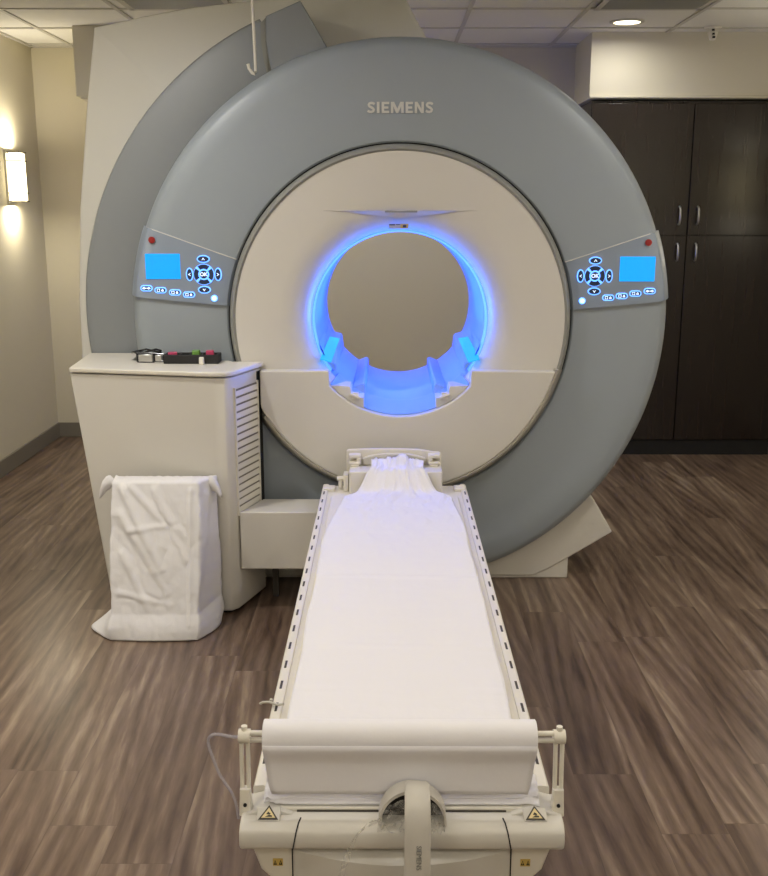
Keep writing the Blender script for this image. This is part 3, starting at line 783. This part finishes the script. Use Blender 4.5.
# dark seam between tabletop end and console
bm = bmesh.new(); box(bm, TX - .20, TX + .20, 1.7325, 1.7342, .499, .503); link_mesh('seam', bm, 'slot', T)
# warning triangles (flat stickers on the console top)
def sticker(cx, cy, hz, sz, small=False):
    bm = bmesh.new()
    if not small:
        def tri(k, z, mi):
            prism_z(bm, [(cx - k, cy - k * .62), (cx + k, cy - k * .62), (cx, cy + k * 1.0)], z, z + .0006, mi=mi)
        tri(sz, hz, 1); tri(sz * .74, hz + .0006, 0)
        k = sz * .3; z = hz + .0012
        prism_z(bm, [(cx - k, cy - k), (cx + k * 1.2, cy - k), (cx + k * 1.2, cy - k * .5), (cx, cy - k * .4)], z, z + .0005, mi=1)
        prism_z(bm, [(cx - k * .6, cy + k * .1), (cx - k * .2, cy + k * .6), (cx + k * .7, cy - k * .2), (cx + k * .3, cy - k * .4)], z, z + .0005, mi=1)
        return link_mesh('warning_triangle', bm, ['amber', 'slot', 'dark'], T, label='yellow and black triangular warning sticker')
    y = FY + .0205
    box(bm, cx - sz, cx + sz, y, y + .0022, hz - sz * .8, hz + sz * .8, 0)
    for dx in (-.55, .55):
        x = cx + dx * sz
        prism_y(bm, [(x - sz * .35, hz - sz * .5), (x + sz * .35, hz - sz * .5), (x, hz + sz * .55)], y - .0008, y, 1)
        box(bm, x - .0006, x + .0006, y - .0013, y - .0007, hz - sz * .25, hz + sz * .2, 0)
    return link_mesh('warning_label', bm, ['amber', 'dark'], T, label='small amber warning label')
for s in (-1, 1):
    cx = TX + s * .252
    bm = bmesh.new()
    m_ = 18; A = []
    pts = []
    for i in range(m_ + 1):
        f = -1 + 2 * i / m_
        pts.append((cx + f * .045, .5005 + .010 * math.cos(f * PI / 2) ** 1.2))
    poly = [(cx + .045, .4985)] + [(cx - .045, .4985)] + pts[1:-1] if False else pts + [(cx + .045, .497), (cx - .045, .497)]
    prism_y(bm, poly, 1.722, 1.79); link_mesh('corner_boss', bm, 'cream', T, smooth=40, bevel=.002)
    # tilted plate carrying the sticker
    bm = bmesh.new(); prism_x(bm, [(1.702, .4995), (1.728, .513), (1.728, .4995)], cx - .022, cx + .022)
    link_mesh('sticker_ramp', bm, 'cream', T, bevel=.001)
    bm = bmesh.new(); k = .019
    n_ = Vector((0, -.0135, .026)).normalized(); u_ = Vector((0, .026, .0135)).normalized(); c_ = Vector((cx, 1.7145, .5062)) + n_ * .0006
    def tri3(k, off, mi, pts=None):
        pts = pts or [(-k, -k * .62), (k, -k * .62), (0, k * .95)]
        v0 = [bm.verts.new(c_ + Vector((x, 0, 0)) + u_ * y + n_ * off) for x, y in pts]
        v1 = [bm.verts.new(v.co + n_ * .0006) for v in v0]
        bm.faces.new(v0[::-1]).material_index = mi; bm.faces.new(v1).material_index = mi
        for i in range(len(v0)): bm.faces.new((v0[i], v0[(i + 1) % len(v0)], v1[(i + 1) % len(v0)], v1[i])).material_index = mi
    tri3(k, 0, 1); tri3(k * .70, .0006, 0)
    tri3(0, .0012, 1, [(-.006, -.0065), (.007, -.0065), (.007, -.004), (.001, -.0025)]); tri3(0, .0012, 1, [(-.004, -.001), (-.001, .004), (.004, 0), (.002, -.002)])
    link_mesh('warning_triangle', bm, ['trilabel', 'slot'], T, label='yellow and black triangular warning sticker')
    sticker(TX + s * .237, 0, .402, .0095, True)

# handle hood + strap handle
hx = TX + .020; HYB = 1.728
bm = bmesh.new(); n = 28
outer = [(hx + .064 * math.cos(PI * i / n), .497 + .074 * math.sin(PI * i / n) ** .9) for i in range(n + 1)]
inner = [(hx + .0595 * math.cos(PI * i / n), .497 + .0675 * math.sin(PI * i / n) ** .9) for i in range(n + 1)]
def shellarc(bm, O, I, y0, y1):
    a_ = [[bm.verts.new((x, y, z)) for x, z in P] for P in (O, I) for y in (y0, y1)]
    o0, o1, i0, i1 = a_
    for k in range(len(O) - 1):
        bm.faces.new((o0[k], o0[k + 1], o1[k + 1], o1[k])); bm.faces.new((i0[k], i1[k], i1[k + 1], i0[k + 1]))
        bm.faces.new((o0[k], i0[k], i0[k + 1], o0[k + 1])); bm.faces.new((o1[k], o1[k + 1], i1[k + 1], i1[k]))
    for k in (0, -1): bm.faces.new((o0[k], o1[k], i1[k], i0[k]))
shellarc(bm, outer, inner, 1.690, HYB)
link_mesh('handle_hood', bm, 'cream', T, smooth=40)
bm = bmesh.new(); prism_y(bm, inner, HYB - .006, HYB - .001); link_mesh('hood_back', bm, 'dark', T)
# strap handle: arc over the hood then down and forward
bm = bmesh.new()
path = [(1.722, .548), (1.716, .566), (1.702, .578), (1.684, .580), (1.666, .572), (1.652, .555), (1.645, .53), (1.642, .50), (1.642, .45), (1.645, .38), (1.652, .30), (1.67, .26), (1.70, .25)]
th = .011; ws = [.0225 + .0015 * min(1, i / 6) for i in range(len(path))]
rings = []
for i, (y, z) in enumerate(path):
    p0 = Vector(path[max(i - 1, 0)]); p1 = Vector(path[min(i + 1, len(path) - 1)]); d_ = (p1 - p0).normalized(); nn = Vector((-d_.y, d_.x)) * th
    w = ws[i]
    q = []
    for (fx, fn) in ((-1, .3), (-.8, 1), (.8, 1), (1, .3), (1, -.3), (.8, -1), (-.8, -1), (-1, -.3)):
        q.append(bm.verts.new((hx + .008 + fx * w, y + nn.x * fn * .5, z + nn.y * fn * .5)))
    rings.append(q)
for i in range(len(rings) - 1):
    for k in range(8): bm.faces.new((rings[i][k], rings[i][(k + 1) % 8], rings[i + 1][(k + 1) % 8], rings[i + 1][k]))
bm.faces.new(rings[0]); bm.faces.new(rings[-1][::-1])
link_mesh('strap_handle', bm, 'cream', T, smooth=40)
text_mesh('handle_lettering', 'SIEMENS', .0135, 'rim', Vector((hx + .010, 1.6358, .468)), UPRIGHT @ Matrix.Rotation(R(-90), 4, 'Z'), T, .0006, 0)

# roll holder: two arms, rod
RY, RZ = 1.752, .648
for s in (-1, 1):
    xa = TX + s * .2985
    bm = bmesh.new()
    for dx in (-.0062, .0062):
        tube(bm, [(xa + dx, 1.742, .497), (xa + dx, 1.742, .53), (xa + dx, 1.746, .56), (xa + dx, RY, RZ - .006)], [.0042] * 4, 10)
    prism_z(bm, rrect(xa - .012, xa + .012, 1.730, 1.754, .004), .492, .545, rrect(xa - .010, xa + .010, 1.733, 1.751, .004))
    tube(bm, [(xa - s * .011, RY, RZ), (xa + s * .011, RY, RZ)], .0135, 18)
    tube(bm, [(xa, RY, RZ + .008), (xa, RY, RZ + .021)], .006, 12)
    link_mesh('roll_arm', bm, 'mattress', T, smooth=40)
    bm = bmesh.new(); tube(bm, [(xa, 1.7285, .515), (xa, 1.733, .515)], .0035, 10); link_mesh('screw', bm, 'dark', T)
bm = bmesh.new(); cyl_x(bm, TX - .290, TX + .290, RY - .001, RZ + .0065, .0052, 14); cyl_x(bm, TX - .290, TX + .290, RY - .001, RZ - .0075, .0052, 14)
link_mesh('roll_rod', bm, 'mattress', T, smooth=40)

# head holder at the scanner end
bm = bmesh.new(); prism_z(bm, rrect(TX - .181, TX + .190, 3.895, 4.012, .008), .5085, .598); link_mesh('head_base', bm, 'white', T, bevel=.004)
bm = bmesh.new()
hp = []
hp += [(TX - .196, .515), (TX - .196, .652), (TX - .190, .660)]
for i in range(11):
    f = i / 10; hp.append((TX - .18 + .28 * f, .661 + .003 * math.sin(f * PI)))
hp += [(TX + .125, .657), (TX + .150, .652), (TX + .180, .650), (TX + .190, .645), (TX + .190, .515)]
prism_y(bm, hp, 4.013, 4.032); link_mesh('head_board', bm, 'white', T, bevel=.004)
bm = bmesh.new()
n = 24; O = []; I = []
for i in range(n + 1):
    f = -1 + 2 * i / n
    O.append((TX - .002 + f * .130, .649 - .022 * abs(f) ** 3))
poly = O + [(TX + .124, .599), (TX - .128, .599)]
prism_y(bm, poly, 3.998, 4.0135); link_mesh('head_cup', bm, 'cream', T, bevel=.006, seg=3)
for s in (-1, 1):
    xc = TX + s * .160
    bm = bmesh.new()
    box(bm, xc - .024, xc + .024, 3.975, 4.013, .634, .648); box(bm, xc - .024, xc + .024, 3.975, 4.013, .606, .620)
    box(bm, xc - .024, xc - .006, 3.975, 4.013, .619, .635) if s > 0 else box(bm, xc + .006, xc + .024, 3.975, 4.013, .619, .635)
    box(bm, xc - .018, xc + .018, 3.975, 4.013, .597, .607)
    link_mesh('clamp', bm, 'white', T, bevel=.004)
    bm = bmesh.new(); box(bm, TX + s * .262 - .022, TX + s * .262 + .022, 3.93, 3.985, .508, .520); link_mesh('corner_plate', bm, 'mattress', T, bevel=.002)
bm = bmesh.new(); tube(bm, [(TX - .218, 3.965, .515), (TX - .218, 3.965, .552)], .009, 12); tube(bm, [(TX - .232, 3.965, .553), (TX - .185, 3.965, .553)], .010, 12)
box(bm, TX - .205, TX - .185, 3.93, 4.0, .509, .575)
link_mesh('latch', bm, 'white', T, bevel=.001)

# ------------------------------------------------------------------ mattress, paper, roll
bm = bmesh.new(); prism_z(bm, rrect(TX - .252, TX + .252, 1.768, 3.83, .03), .508, .524, rrect(TX - .249, TX + .249, 1.771, 3.827, .03))
o = link_mesh('mattress', bm, 'mattress', bevel=.006, seg=3); tag(o, 'thin cream mattress pad lying on the patient table under the paper', 'mattress')

def fbm(x, y, z, o=3): return noise.fractal(Vector((x, y, z)), 1.0, 2.0, o)
# exam paper over the mattress, gathered at the head end
bm = bmesh.new(); NX, NY = 70, 230; g = []
for j in range(NY + 1):
    y = 1.83 + (3.985 - 1.83) * j / NY
    def ss(a_, b_): 
        k = max(0, min(1, (y - a_) / (b_ - a_))); return k * k * (3 - 2 * k)
    hw = .247 - .040 * ss(3.30, 3.84) - .104 * ss(3.76, 3.93)
    cx_ = TX + .012 * ss(3.2, 3.8)
    wr = ss(3.30, 3.85)
    row = []
    for i in range(NX + 1):
        f = -1 + 2 * i / NX
        wob = .007 * fbm(y * 3, f, 1.3) * max(0, abs(f) - .6) / .4
        x = cx_ + f * (hw + wob)
        base = .5262 + (.6015 - .5262) * ss(3.835, 3.905) + .030 * ss(3.93, 3.985) * (1 - .5 * abs(f))
        w = .0011 * (fbm(x * 5, y * 14, 0) + 1) + .0006 * abs(fbm(x * 30, y * 3, 5))
        w += abs(fbm(f * 2.6 + .8 * fbm(y * 5, f * 2, 3), y * 2.2, 9)) * .030 * wr * (1 - .4 * abs(f)) + abs(fbm(f * 6, y * 9, 2)) * .007 * wr
        w += abs(fbm(f * 3.0 + y * 5, y * 6 - f * 2, 12)) * .006 * ss(2.9, 3.4)
        for yc, am in ((2.92, .0035), (3.36, .0035), (2.42, .002), (2.18, .0012)):
            w += am * math.exp(-((y - yc + .01 * f) / .008) ** 2)
        row.append(bm.verts.new((x, y, base + w)))
    g.append(row)
for j in range(NY):
    for i in range(NX): bm.faces.new((g[j][i], g[j][i + 1], g[j + 1][i + 1], g[j + 1][i]))
o = link_mesh('exam_paper', bm, 'paper', smooth=180)
md = o.modifiers.new('t', 'SOLIDIFY'); md.thickness = .0008; md.offset = 1
tag(o, 'white exam paper spread along the patient table, crumpled at the head end', 'paper sheet')

t = thing('paper_roll', 'roll of white exam paper on the rod at the foot of the table', 'paper roll', (TX, RY, RZ))
bm = bmesh.new()
x0, x1 = TX - .262, TX + .254
n = 40; rings = []
for x, r_ in ((x0, .012), (x0, .030), (x0 + .001, .0315), (x1 - .001, .0315), (x1, .030), (x1, .012)):
    rings.append([bm.verts.new((x, RY + r_ * math.cos(2 * PI * k / n), RZ + r_ * math.sin(2 * PI * k / n))) for k in range(n)])
for i in range(5):
    for k in range(n): bm.faces.new((rings[i][k], rings[i][(k + 1) % n], rings[i + 1][(k + 1) % n], rings[i + 1][k]))
for k in range(n): bm.faces.new((rings[5][k], rings[5][(k + 1) % n], rings[0][(k + 1) % n], rings[0][k]))
link_mesh('roll', bm, 'paper', t, smooth=50)
# the sheet that comes off under the roll and hangs to the table end
bm = bmesh.new(); path = [(1.7185, .646), (1.7195, .634), (1.724, .622), (1.729, .612), (1.732, .600), (1.733, .585), (1.7335, .57), (1.7335, .555), (1.734, .545), (1.7355, .536)]
g = []
for j, (y, z) in enumerate(path):
    f = j / (len(path) - 1); ins_ = .0005 + .013 * f * f
    row = []
    for i in range(41):
        k = i / 40; x = x0 + .001 + ins_ + (x1 - x0 - .002 - 2 * ins_) * k
        row.append(bm.verts.new((x, y + .0012 * f * fbm(k * 7, f * 2, 4), z + .001 * f * fbm(k * 9, 1, 2))))
    g.append(row)
for j in range(len(g) - 1):
    for i in range(40): bm.faces.new((g[j][i], g[j][i + 1], g[j + 1][i + 1], g[j + 1][i]))
o = link_mesh('hanging_sheet', bm, 'paper', t, smooth=180); md = o.modifiers.new('t', 'SOLIDIFY'); md.thickness = .0008

# folded plastic cover layers at the foot end of the mattress
bm = bmesh.new(); NX = 90
def layer(bm, ya, yb, za, zb_, hw, seed):
    g = []
    prof = []
    for j in range(13):
        f = j / 12; y = yb + (ya - yb) * math.sin(f * PI / 2); z = za + (zb_ - za) * (1 - math.cos(f * PI / 2)); prof.append((y, z))
    for j, (y, z) in enumerate(prof):
        row = []
        for i in range(NX + 1):
            f = -1 + 2 * i / NX; ed = max(0, (abs(f) - .80) / .20)
            y2 = y + .010 * ed * fbm(f * 9, seed, j * .2) - .004 * ed; z2 = z + .012 * ed * abs(fbm(f * 12, seed + 3, j * .3)) + .0012 * fbm(f * 4, j * .3, seed)
            row.append(bm.verts.new((TX + f * hw, y2, max(z2, .5092))))
        g.append(row)
    for j in range(len(g) - 1):
        for i in range(NX): bm.faces.new((g[j][i], g[j][i + 1], g[j + 1][i + 1], g[j + 1][i]))
layer(bm, 1.7405, 1.80, .5295, .5095, .264, 1)
layer(bm, 1.7475, 1.80, .540, .518, .262, 5)
o = link_mesh('plastic_cover', bm, 'paper', smooth=180); md = o.modifiers.new('t', 'SOLIDIFY'); md.thickness = .001
tag(o, 'crinkled white cover folded over the foot end of the mattress below the paper roll', 'mattress cover')

# clear plastic bag hanging in the handle hood
BAG = thing('plastic_bag', 'crumpled clear plastic bag tucked in the handle opening at the foot of the table', 'plastic bag', (TX, 1.68, .5))
n, m_ = 36, 12
for sgn, x0_, x1_ in ((-1, -.066, -.010), (1, .028, .060)):
    g = []; bm = bmesh.new()
    for j in range(m_ + 1):
        f = j / m_; row = []
        for i in range(13):
            k = i / 12; x = hx + x0_ + (x1_ - x0_) * k
            ztop = .497 + .062 * math.sqrt(max(0, 1 - ((x - hx) / .070) ** 2))
            z = .493 + (ztop - .493) * f
            y = 1.683 + .012 * fbm(k * 5 + sgn, f * 4, 3) - .006 * (1 - f)
            row.append(bm.verts.new((x, min(y, 1.688), z)))
        g.append(row)
    for j in range(m_):
        for i in range(12): bm.faces.new((g[j][i], g[j][i + 1], g[j + 1][i + 1], g[j + 1][i]))
    link_mesh('bag_fold', bm, 'film', BAG, smooth=180)
g = []; bm = bmesh.new()
for j in range(15):      # tail trailing to the left and down
    f = j / 14; row = []
    for i in range(7):
        k = i / 6
        x = hx - .060 - .075 * f ** .7 - .012 * k + .004 * fbm(f * 6, k * 4, 1)
        z = .520 - .150 * f ** 1.8 - .02 * k * (1 - f) ; y = 1.683 - .012 * math.sin(min(1, f * 1.6) * PI / 2) - .005 * abs(fbm(f * 5, k * 3, 7)) + .004 * k
        row.append(bm.verts.new((x, min(y, 1.676) if f > .1 else y, z)))
    g.append(row)
for j in range(14):
    for i in range(6): bm.faces.new((g[j][i], g[j][i + 1], g[j + 1][i + 1], g[j + 1][i]))
link_mesh('bag_tail', bm, 'film', BAG, smooth=180)

# clear hose from the roll arm
bm = bmesh.new()
pts = []
P = [Vector(p) for p in ((-.284, 1.752, .645), (-.30, 1.75, .648), (-.32, 1.75, .652), (-.334, 1.75, .650), (-.341, 1.75, .636), (-.332, 1.75, .60), (-.320, 1.75, .565), (-.30, 1.75, .530), (-.291, 1.75, .500), (-.288, 1.75, .468))]
for i in range(len(P) - 1):
    for k in range(4):
        t_ = k / 4; p0 = P[max(i - 1, 0)]; p1 = P[i]; p2 = P[i + 1]; p3 = P[min(i + 2, len(P) - 1)]
        pts.append(.5 * ((2 * p1) + (p2 - p0) * t_ + (2 * p0 - 5 * p1 + 4 * p2 - p3) * t_ ** 2 + (3 * p1 - p0 - 3 * p2 + p3) * t_ ** 3))
tube(bm, pts, .0032, 10)
o = link_mesh('clear_hose', bm, 'tube', smooth=60); tag(o, 'thin clear plastic hose looping out from the left arm of the paper roll holder', 'hose')
bm = bmesh.new()
tube(bm, [(-.292, 2.13, .517), (-.285, 2.128, .522), (-.27, 2.125, .524), (-.25, 2.118, .521), (-.236, 2.11, .527)], .003, 8)
tube(bm, [(-.268, 2.135, .518), (-.266, 2.13, .5285)], .0035, 8)
o = link_mesh('cable_tie', bm, 'tbar', smooth=60); tag(o, 'small pale plastic tie clipped on the left side rail of the patient table', 'plastic tie')

# ------------------------------------------------------------------ cloth covered bin in front of cabinet
t = thing('laundry_hamper', 'upright hamper covered by a draped white cloth in front of the cream cabinet', 'laundry hamper', (-.9, 3.75, 0))
bm = bmesh.new(); prism_z(bm, rrect(-1.04, -.75, 3.68, 3.86, .03), 0.0, .565, rrect(-1.05, -.745, 3.81, 3.86, .02)); link_mesh('bin', bm, 'rim', t, bevel=.004)
def cloth_outline(f):
    """f from 0 (floor) to 1 (top): list of (x, y) round the bin, open at the back"""
    lx = -1.068 + .0 * f; rx = -.735 - .0 * f
    fy = 3.628 + .150 * f                   # leaning back
    by = 3.865
    fl = max(0, 1 - f / .16)
    pts = []
    # left side from back to front
    for k in range(17):
        g_ = k / 16
        pts.append((lx + .012 * g_ - .105 * fl ** 1.5 * math.sin(PI * min(1, g_ * .9 + .1)), by + (fy - by) * g_))
    for k in range(1, 61):
        g_ = k / 60; pts.append((lx + .012 + (rx - lx - .012) * g_, fy - .012 * fl * math.sin(PI * g_)))
    for k in range(1, 17):
        g_ = k / 16; pts.append((rx + .055 * g_ + .03 * fl * math.sin(PI * g_), fy + (by - fy) * g_))
    return pts
bm = bmesh.new(); g = []; NZ = 100
for j in range(NZ + 1):
    f = j / NZ; z = .004 + .582 * f
    row = []
    ol = cloth_outline(f)
    for i, (x, y) in enumerate(ol):
        u = i / (len(ol) - 1)
        amp = .5 + .5 * math.sin(PI * min(1, max(0, f)))
        w = .006 * amp * fbm(u * 4 + f * 2.0, f * 2.3, 1) + .008 * amp * (abs(fbm(u * 3.2 - f * 2.6, f * 1.6 + u * 3, 4)) - .1) + .0022 * abs(fbm(u * 9 + f * 5, f * 11, 14))
        for (ua, fa, ub, fb, am, wd) in ((.24, .97, .55, .45, .016, .030), (.23, .80, .60, .30, .012, .035), (.30, .98, .72, .62, .010, .025), (.50, .95, .74, .50, -.009, .03), (.22, .30, .62, .22, .008, .022), (.25, .55, .45, .20, .009, .025), (.775, .95, .78, .10, .010, .016), (.9, .9, .82, .3, .008, .03), (.30, .70, .72, .74, .006, .018)):
            du, df = ub - ua, fb - fa; L2 = du * du + df * df; tt = max(0, min(1, ((u - ua) * du + (f - fa) * df) / L2))
            dd_ = math.hypot(u - ua - du * tt, f - fa - df * tt); w += am * math.exp(-(dd_ / wd) ** 2) * (1 - .5 * tt)
        # diagonal drag folds from the top left corner
        w += .004 * math.sin((u * 14 + f * 12)) * math.exp(-((f - .72) / .2) ** 2) * (1 if .2 < u < .85 else .4)
        if f < .16: w += .012 * math.sin((.16 - f) / .16 * PI) * (.6 + .5 * fbm(u * 6, 0, 8))
        nx_ = -1 if u < .2 else (1 if u > .8 else 0); ny = -1 if .15 < u < .85 else 0
        row.append(bm.verts.new((x + nx_ * (w + .004), y + ny * (abs(w) + .004), z)))
    g.append(row)
# closed top: rows shrinking to the back edge
top = g[-1]; n = len(top)
cxm = -.90
for k in range(1, 7):
    f = k / 6; row = []
    for i, v in enumerate(top):
        yb = 3.865
        row.append(bm.verts.new((v.co.x + (cxm - v.co.x) * .02 * f, v.co.y + (yb - v.co.y) * f, .586 + .005 * math.sin(PI * f) + .0025 * fbm(i * .3, f * 2, 1))))
    g.append(row)
for j in range(len(g) - 1):
    for i in range(n - 1): bm.faces.new((g[j][i], g[j][i + 1], g[j + 1][i + 1], g[j + 1][i]))
o = link_mesh('draped_cloth', bm, 'sheet', t, smooth=180, label='white cotton cloth with drag folds')
md = o.modifiers.new('t', 'SOLIDIFY'); md.thickness = .003; md.offset = 1
# knotted ears at the two upper corners
def ear(cx, cy, cz, sx, dirx):
    bm = bmesh.new(); n, m_ = 14, 12; rings = []
    for j in range(m_ + 1):
        f = j / m_
        r_ = .034 * math.sin(PI * (f * .86 + .06)) ** .7
        cxx = cx + dirx * (.062 * f); czz = cz + .012 * math.sin(f * PI) - .052 * f * f
        ring = []
        for i in range(n):
            a_ = 2 * PI * i / n
            rr = r_ * (1 + .28 * fbm(math.cos(a_) * 2, math.sin(a_) * 2, f * 3 + cx))
            ring.append(bm.verts.new((cxx + .15 * rr * math.cos(a_), cy + .42 * rr * math.cos(a_), czz + rr * .85 * math.sin(a_))))
        rings.append(ring)
    for j in range(m_):
        for i in range(n): bm.faces.new((rings[j][i], rings[j][(i + 1) % n], rings[j + 1][(i + 1) % n], rings[j + 1][i]))
    bm.faces.new(rings[0][::-1]); bm.faces.new(rings[-1])
    link_mesh('cloth_corner', bm, 'sheet', t, smooth=180)
ear(-1.065, 3.822, .572, 1, -1); ear(-.715, 3.835, .570, 1, 1)

# ------------------------------------------------------------------ things on the cabinet
ZT = 1.0005
t = thing('safety_goggles', 'black framed goggles folded on the cream cabinet beside the black tray', 'goggles', (-1.0, 4.15, ZT))
bm = bmesh.new()
box(bm, -1.02, -.962, 4.118, 4.128, ZT + .004, ZT + .034); box(bm, -.958, -.925, 4.125, 4.135, ZT + .004, ZT + .030)
link_mesh('lens', bm, 'chrome', t, bevel=.003, label='clear shiny lens')
bm = bmesh.new()
for (xa, xb, za, zb_, y) in ((-1.026, -.957, ZT, ZT + .038, 4.124), (-.958, -.920, ZT + .002, ZT + .034, 4.131)):
    c = [(xa, y, za + .004), (xb, y, za + .004), (xb, y, zb_), (xa, y, zb_)]
    for i in range(4): tube(bm, [c[i], c[(i + 1) % 4]], .004, 8)
link_mesh('frame', bm, 'gloss', t)
for a_ in (0, 1):
    bm = bmesh.new(); tube(bm, [(-1.024, 4.128, ZT + .035), (-1.045 + a_ * .02, 4.15, ZT + .040), (-1.06 + a_ * .05, 4.17, ZT + .035), (-1.0 + a_ * .04, 4.176, ZT + .048), (-.935, 4.16, ZT + .036 + a_ * .008)], .004, 8)
    link_mesh('temple', bm, 'gloss', t)
t = thing('black_tray', 'long shallow black foam tray on the cream cabinet, holding coloured pieces', 'tray', (-.82, 4.12, ZT))
bm = bmesh.new(); bx0, bx1, by0, by1 = -.912, -.688, 4.09, 4.17
box(bm, bx0, bx1, by0, by1, ZT, ZT + .008); box(bm, bx0, bx1, by0, by0 + .012, ZT + .008, ZT + .036); box(bm, bx0, bx1, by1 - .012, by1, ZT + .008, ZT + .036)
box(bm, bx0, bx0 + .012, by0 + .012, by1 - .012, ZT + .008, ZT + .036); box(bm, bx1 - .012, bx1, by0 + .012, by1 - .012, ZT + .008, ZT + .036)
link_mesh('base', bm, 'black', t, bevel=.002)
for x in (-.85, -.812, -.762):
    bm = bmesh.new(); box(bm, x - .003, x + .003, by0 + .012, by1 - .012, ZT + .008, ZT + .033); link_mesh('divider', bm, 'black', t)
def piece(name, x, y, w, d, h, z, m_, label, cat, rot=0):
    bm = bmesh.new(); prism_z(bm, rrect(-w / 2, w / 2, -d / 2, d / 2, min(w, d) * .2), 0, h, rrect(-w / 2 * .9, w / 2 * .9, -d / 2 * .9, d / 2 * .9, min(w, d) * .18))
    bmesh.ops.rotate(bm, verts=bm.verts, cent=(0, 0, 0), matrix=Matrix.Rotation(rot, 3, 'Z'))
    bmesh.ops.translate(bm, verts=bm.verts, vec=(x, y, z))
    o = link_mesh(name, bm, m_, bevel=.002); return tag(o, label, cat)
piece('earplug_case', -.882, 4.130, .040, .035, .034, ZT + .0085, 'pink', 'flat pink case at the left end of the black tray', 'case', .2)
piece('earplug_case', -.785, 4.130, .034, .034, .042, ZT + .0085, 'green', 'green case in the middle of the black tray', 'case')
piece('earplug_case', -.728, 4.127, .034, .032, .042, ZT + .0085, 'pink', 'taller pink case near the right end of the black tray', 'case', .1)
piece('white_block', -.754, 4.076, .021, .018, .030, ZT, 'white', 'small white block standing in front of the black tray', 'block')

# ceiling hook in front of the side ring
t = thing('ceiling_hook', 'thin white rod with a small hook hanging from the ceiling before the scanner', 'hook', (-.535, 4.34, H))
bm = bmesh.new(); tube(bm, [(-.545, 4.34, H - .012), (-.543, 4.34, 2.45), (-.536, 4.34, 2.17)], .0065, 12)
link_mesh('rod', bm, 'white', t, smooth=60)
bm = bmesh.new(); tube(bm, [(-.536, 4.34, 2.175), (-.536, 4.335, 2.155), (-.540, 4.333, 2.146), (-.550, 4.332, 2.150), (-.562, 4.332, 2.168), (-.566, 4.332, 2.185)], .0065, 12)
link_mesh('hook', bm, 'white', t, smooth=60)
bm = bmesh.new(); tube(bm, [(-.545, 4.34, H - .014), (-.545, 4.34, H - .0005)], .02, 20); link_mesh('ceiling_plate', bm, 'white', t)

# ------------------------------------------------------------------ unseen ceiling lamps added to match the room's brightness
downlight(-1.25, 3.30, 22, 'unseen round lit downlight in the ceiling above the louvred cabinet')
downlight(-.95, 5.95, 12, 'added round downlight hidden in the ceiling behind the left of the scanner')
downlight(-.10, 6.10, 8, 'added round downlight hidden in the ceiling behind the middle of the scanner')
downlight(1.45, 3.3, 13, 'added unseen round downlight in the ceiling above the right floor')
downlight(-1.25, .9, 9, 'added unseen round downlight in the ceiling behind the photographer at left')
downlight(1.45, .9, 8, 'added unseen round downlight in the ceiling behind the photographer at right')
def fill_troffer(x, y, p, label):  # panel lights put in out of view as fill
    t = thing('added_panel_light', label, 'ceiling light', (x, y, H), 'added square panel lights')
    bm = bmesh.new(); w = .29
    for a_ in ((-w, w, -w, -w + .02), (-w, w, w - .02, w), (-w, -w + .02, -w, w), (w - .02, w, -w, w)): box(bm, x + a_[0], x + a_[1], y + a_[2], y + a_[3], H - .014, H - .0075)
    link_mesh('frame', bm, 'tbar', t)
    bm = bmesh.new(); box(bm, x - w + .02, x + w - .02, y - w + .02, y + w - .02, H - .010, H - .0075); link_mesh('diffuser', bm, 'lamp', t, label='glowing white diffuser')
    ld = bpy.data.lights.new('panel_fill', 'AREA'); ld.shape = 'SQUARE'; ld.size = .54; ld.energy = p; ld.color = (1.0, .96, .90)
    lo = bpy.data.objects.new('panel_fill', ld); COL.objects.link(lo); lo.location = (x, y, H - .018)
fill_troffer(.122, 1.865, 3, 'added unseen square ceiling panel light nearest the scanner, over the patient table')
fill_troffer(.122, -.575, 14, 'added unseen square ceiling panel light furthest back behind the photographer')

w = bpy.data.worlds.new('world'); SC.world = w; w.use_nodes = True
w.node_tree.nodes['Background'].inputs[0].default_value = (.9, .93, 1, 1); w.node_tree.nodes['Background'].inputs[1].default_value = .1

# ------------------------------------------------------------------ camera
cam = bpy.data.cameras.new('camera'); co = bpy.data.objects.new('camera', cam); COL.objects.link(co)
cam.sensor_fit = 'HORIZONTAL'; cam.sensor_width = 36; cam.lens = 1016 / 768 * 36
co.location = (0, 0, 1.63)
co.rotation_euler = (PI / 2 - math.atan(233 / 1016), 0, math.atan(4 / 1016))
SC.camera = co
# u=388 is the vanishing point of +Y (camera turned very slightly)
co.rotation_euler[2] = math.atan(4 / 1042)
SC.view_settings.view_transform = 'Standard'; SC.view_settings.look = 'None'; SC.view_settings.gamma = 1
SC.view_settings.use_curve_mapping = False
SC.view_settings.exposure = -0.2
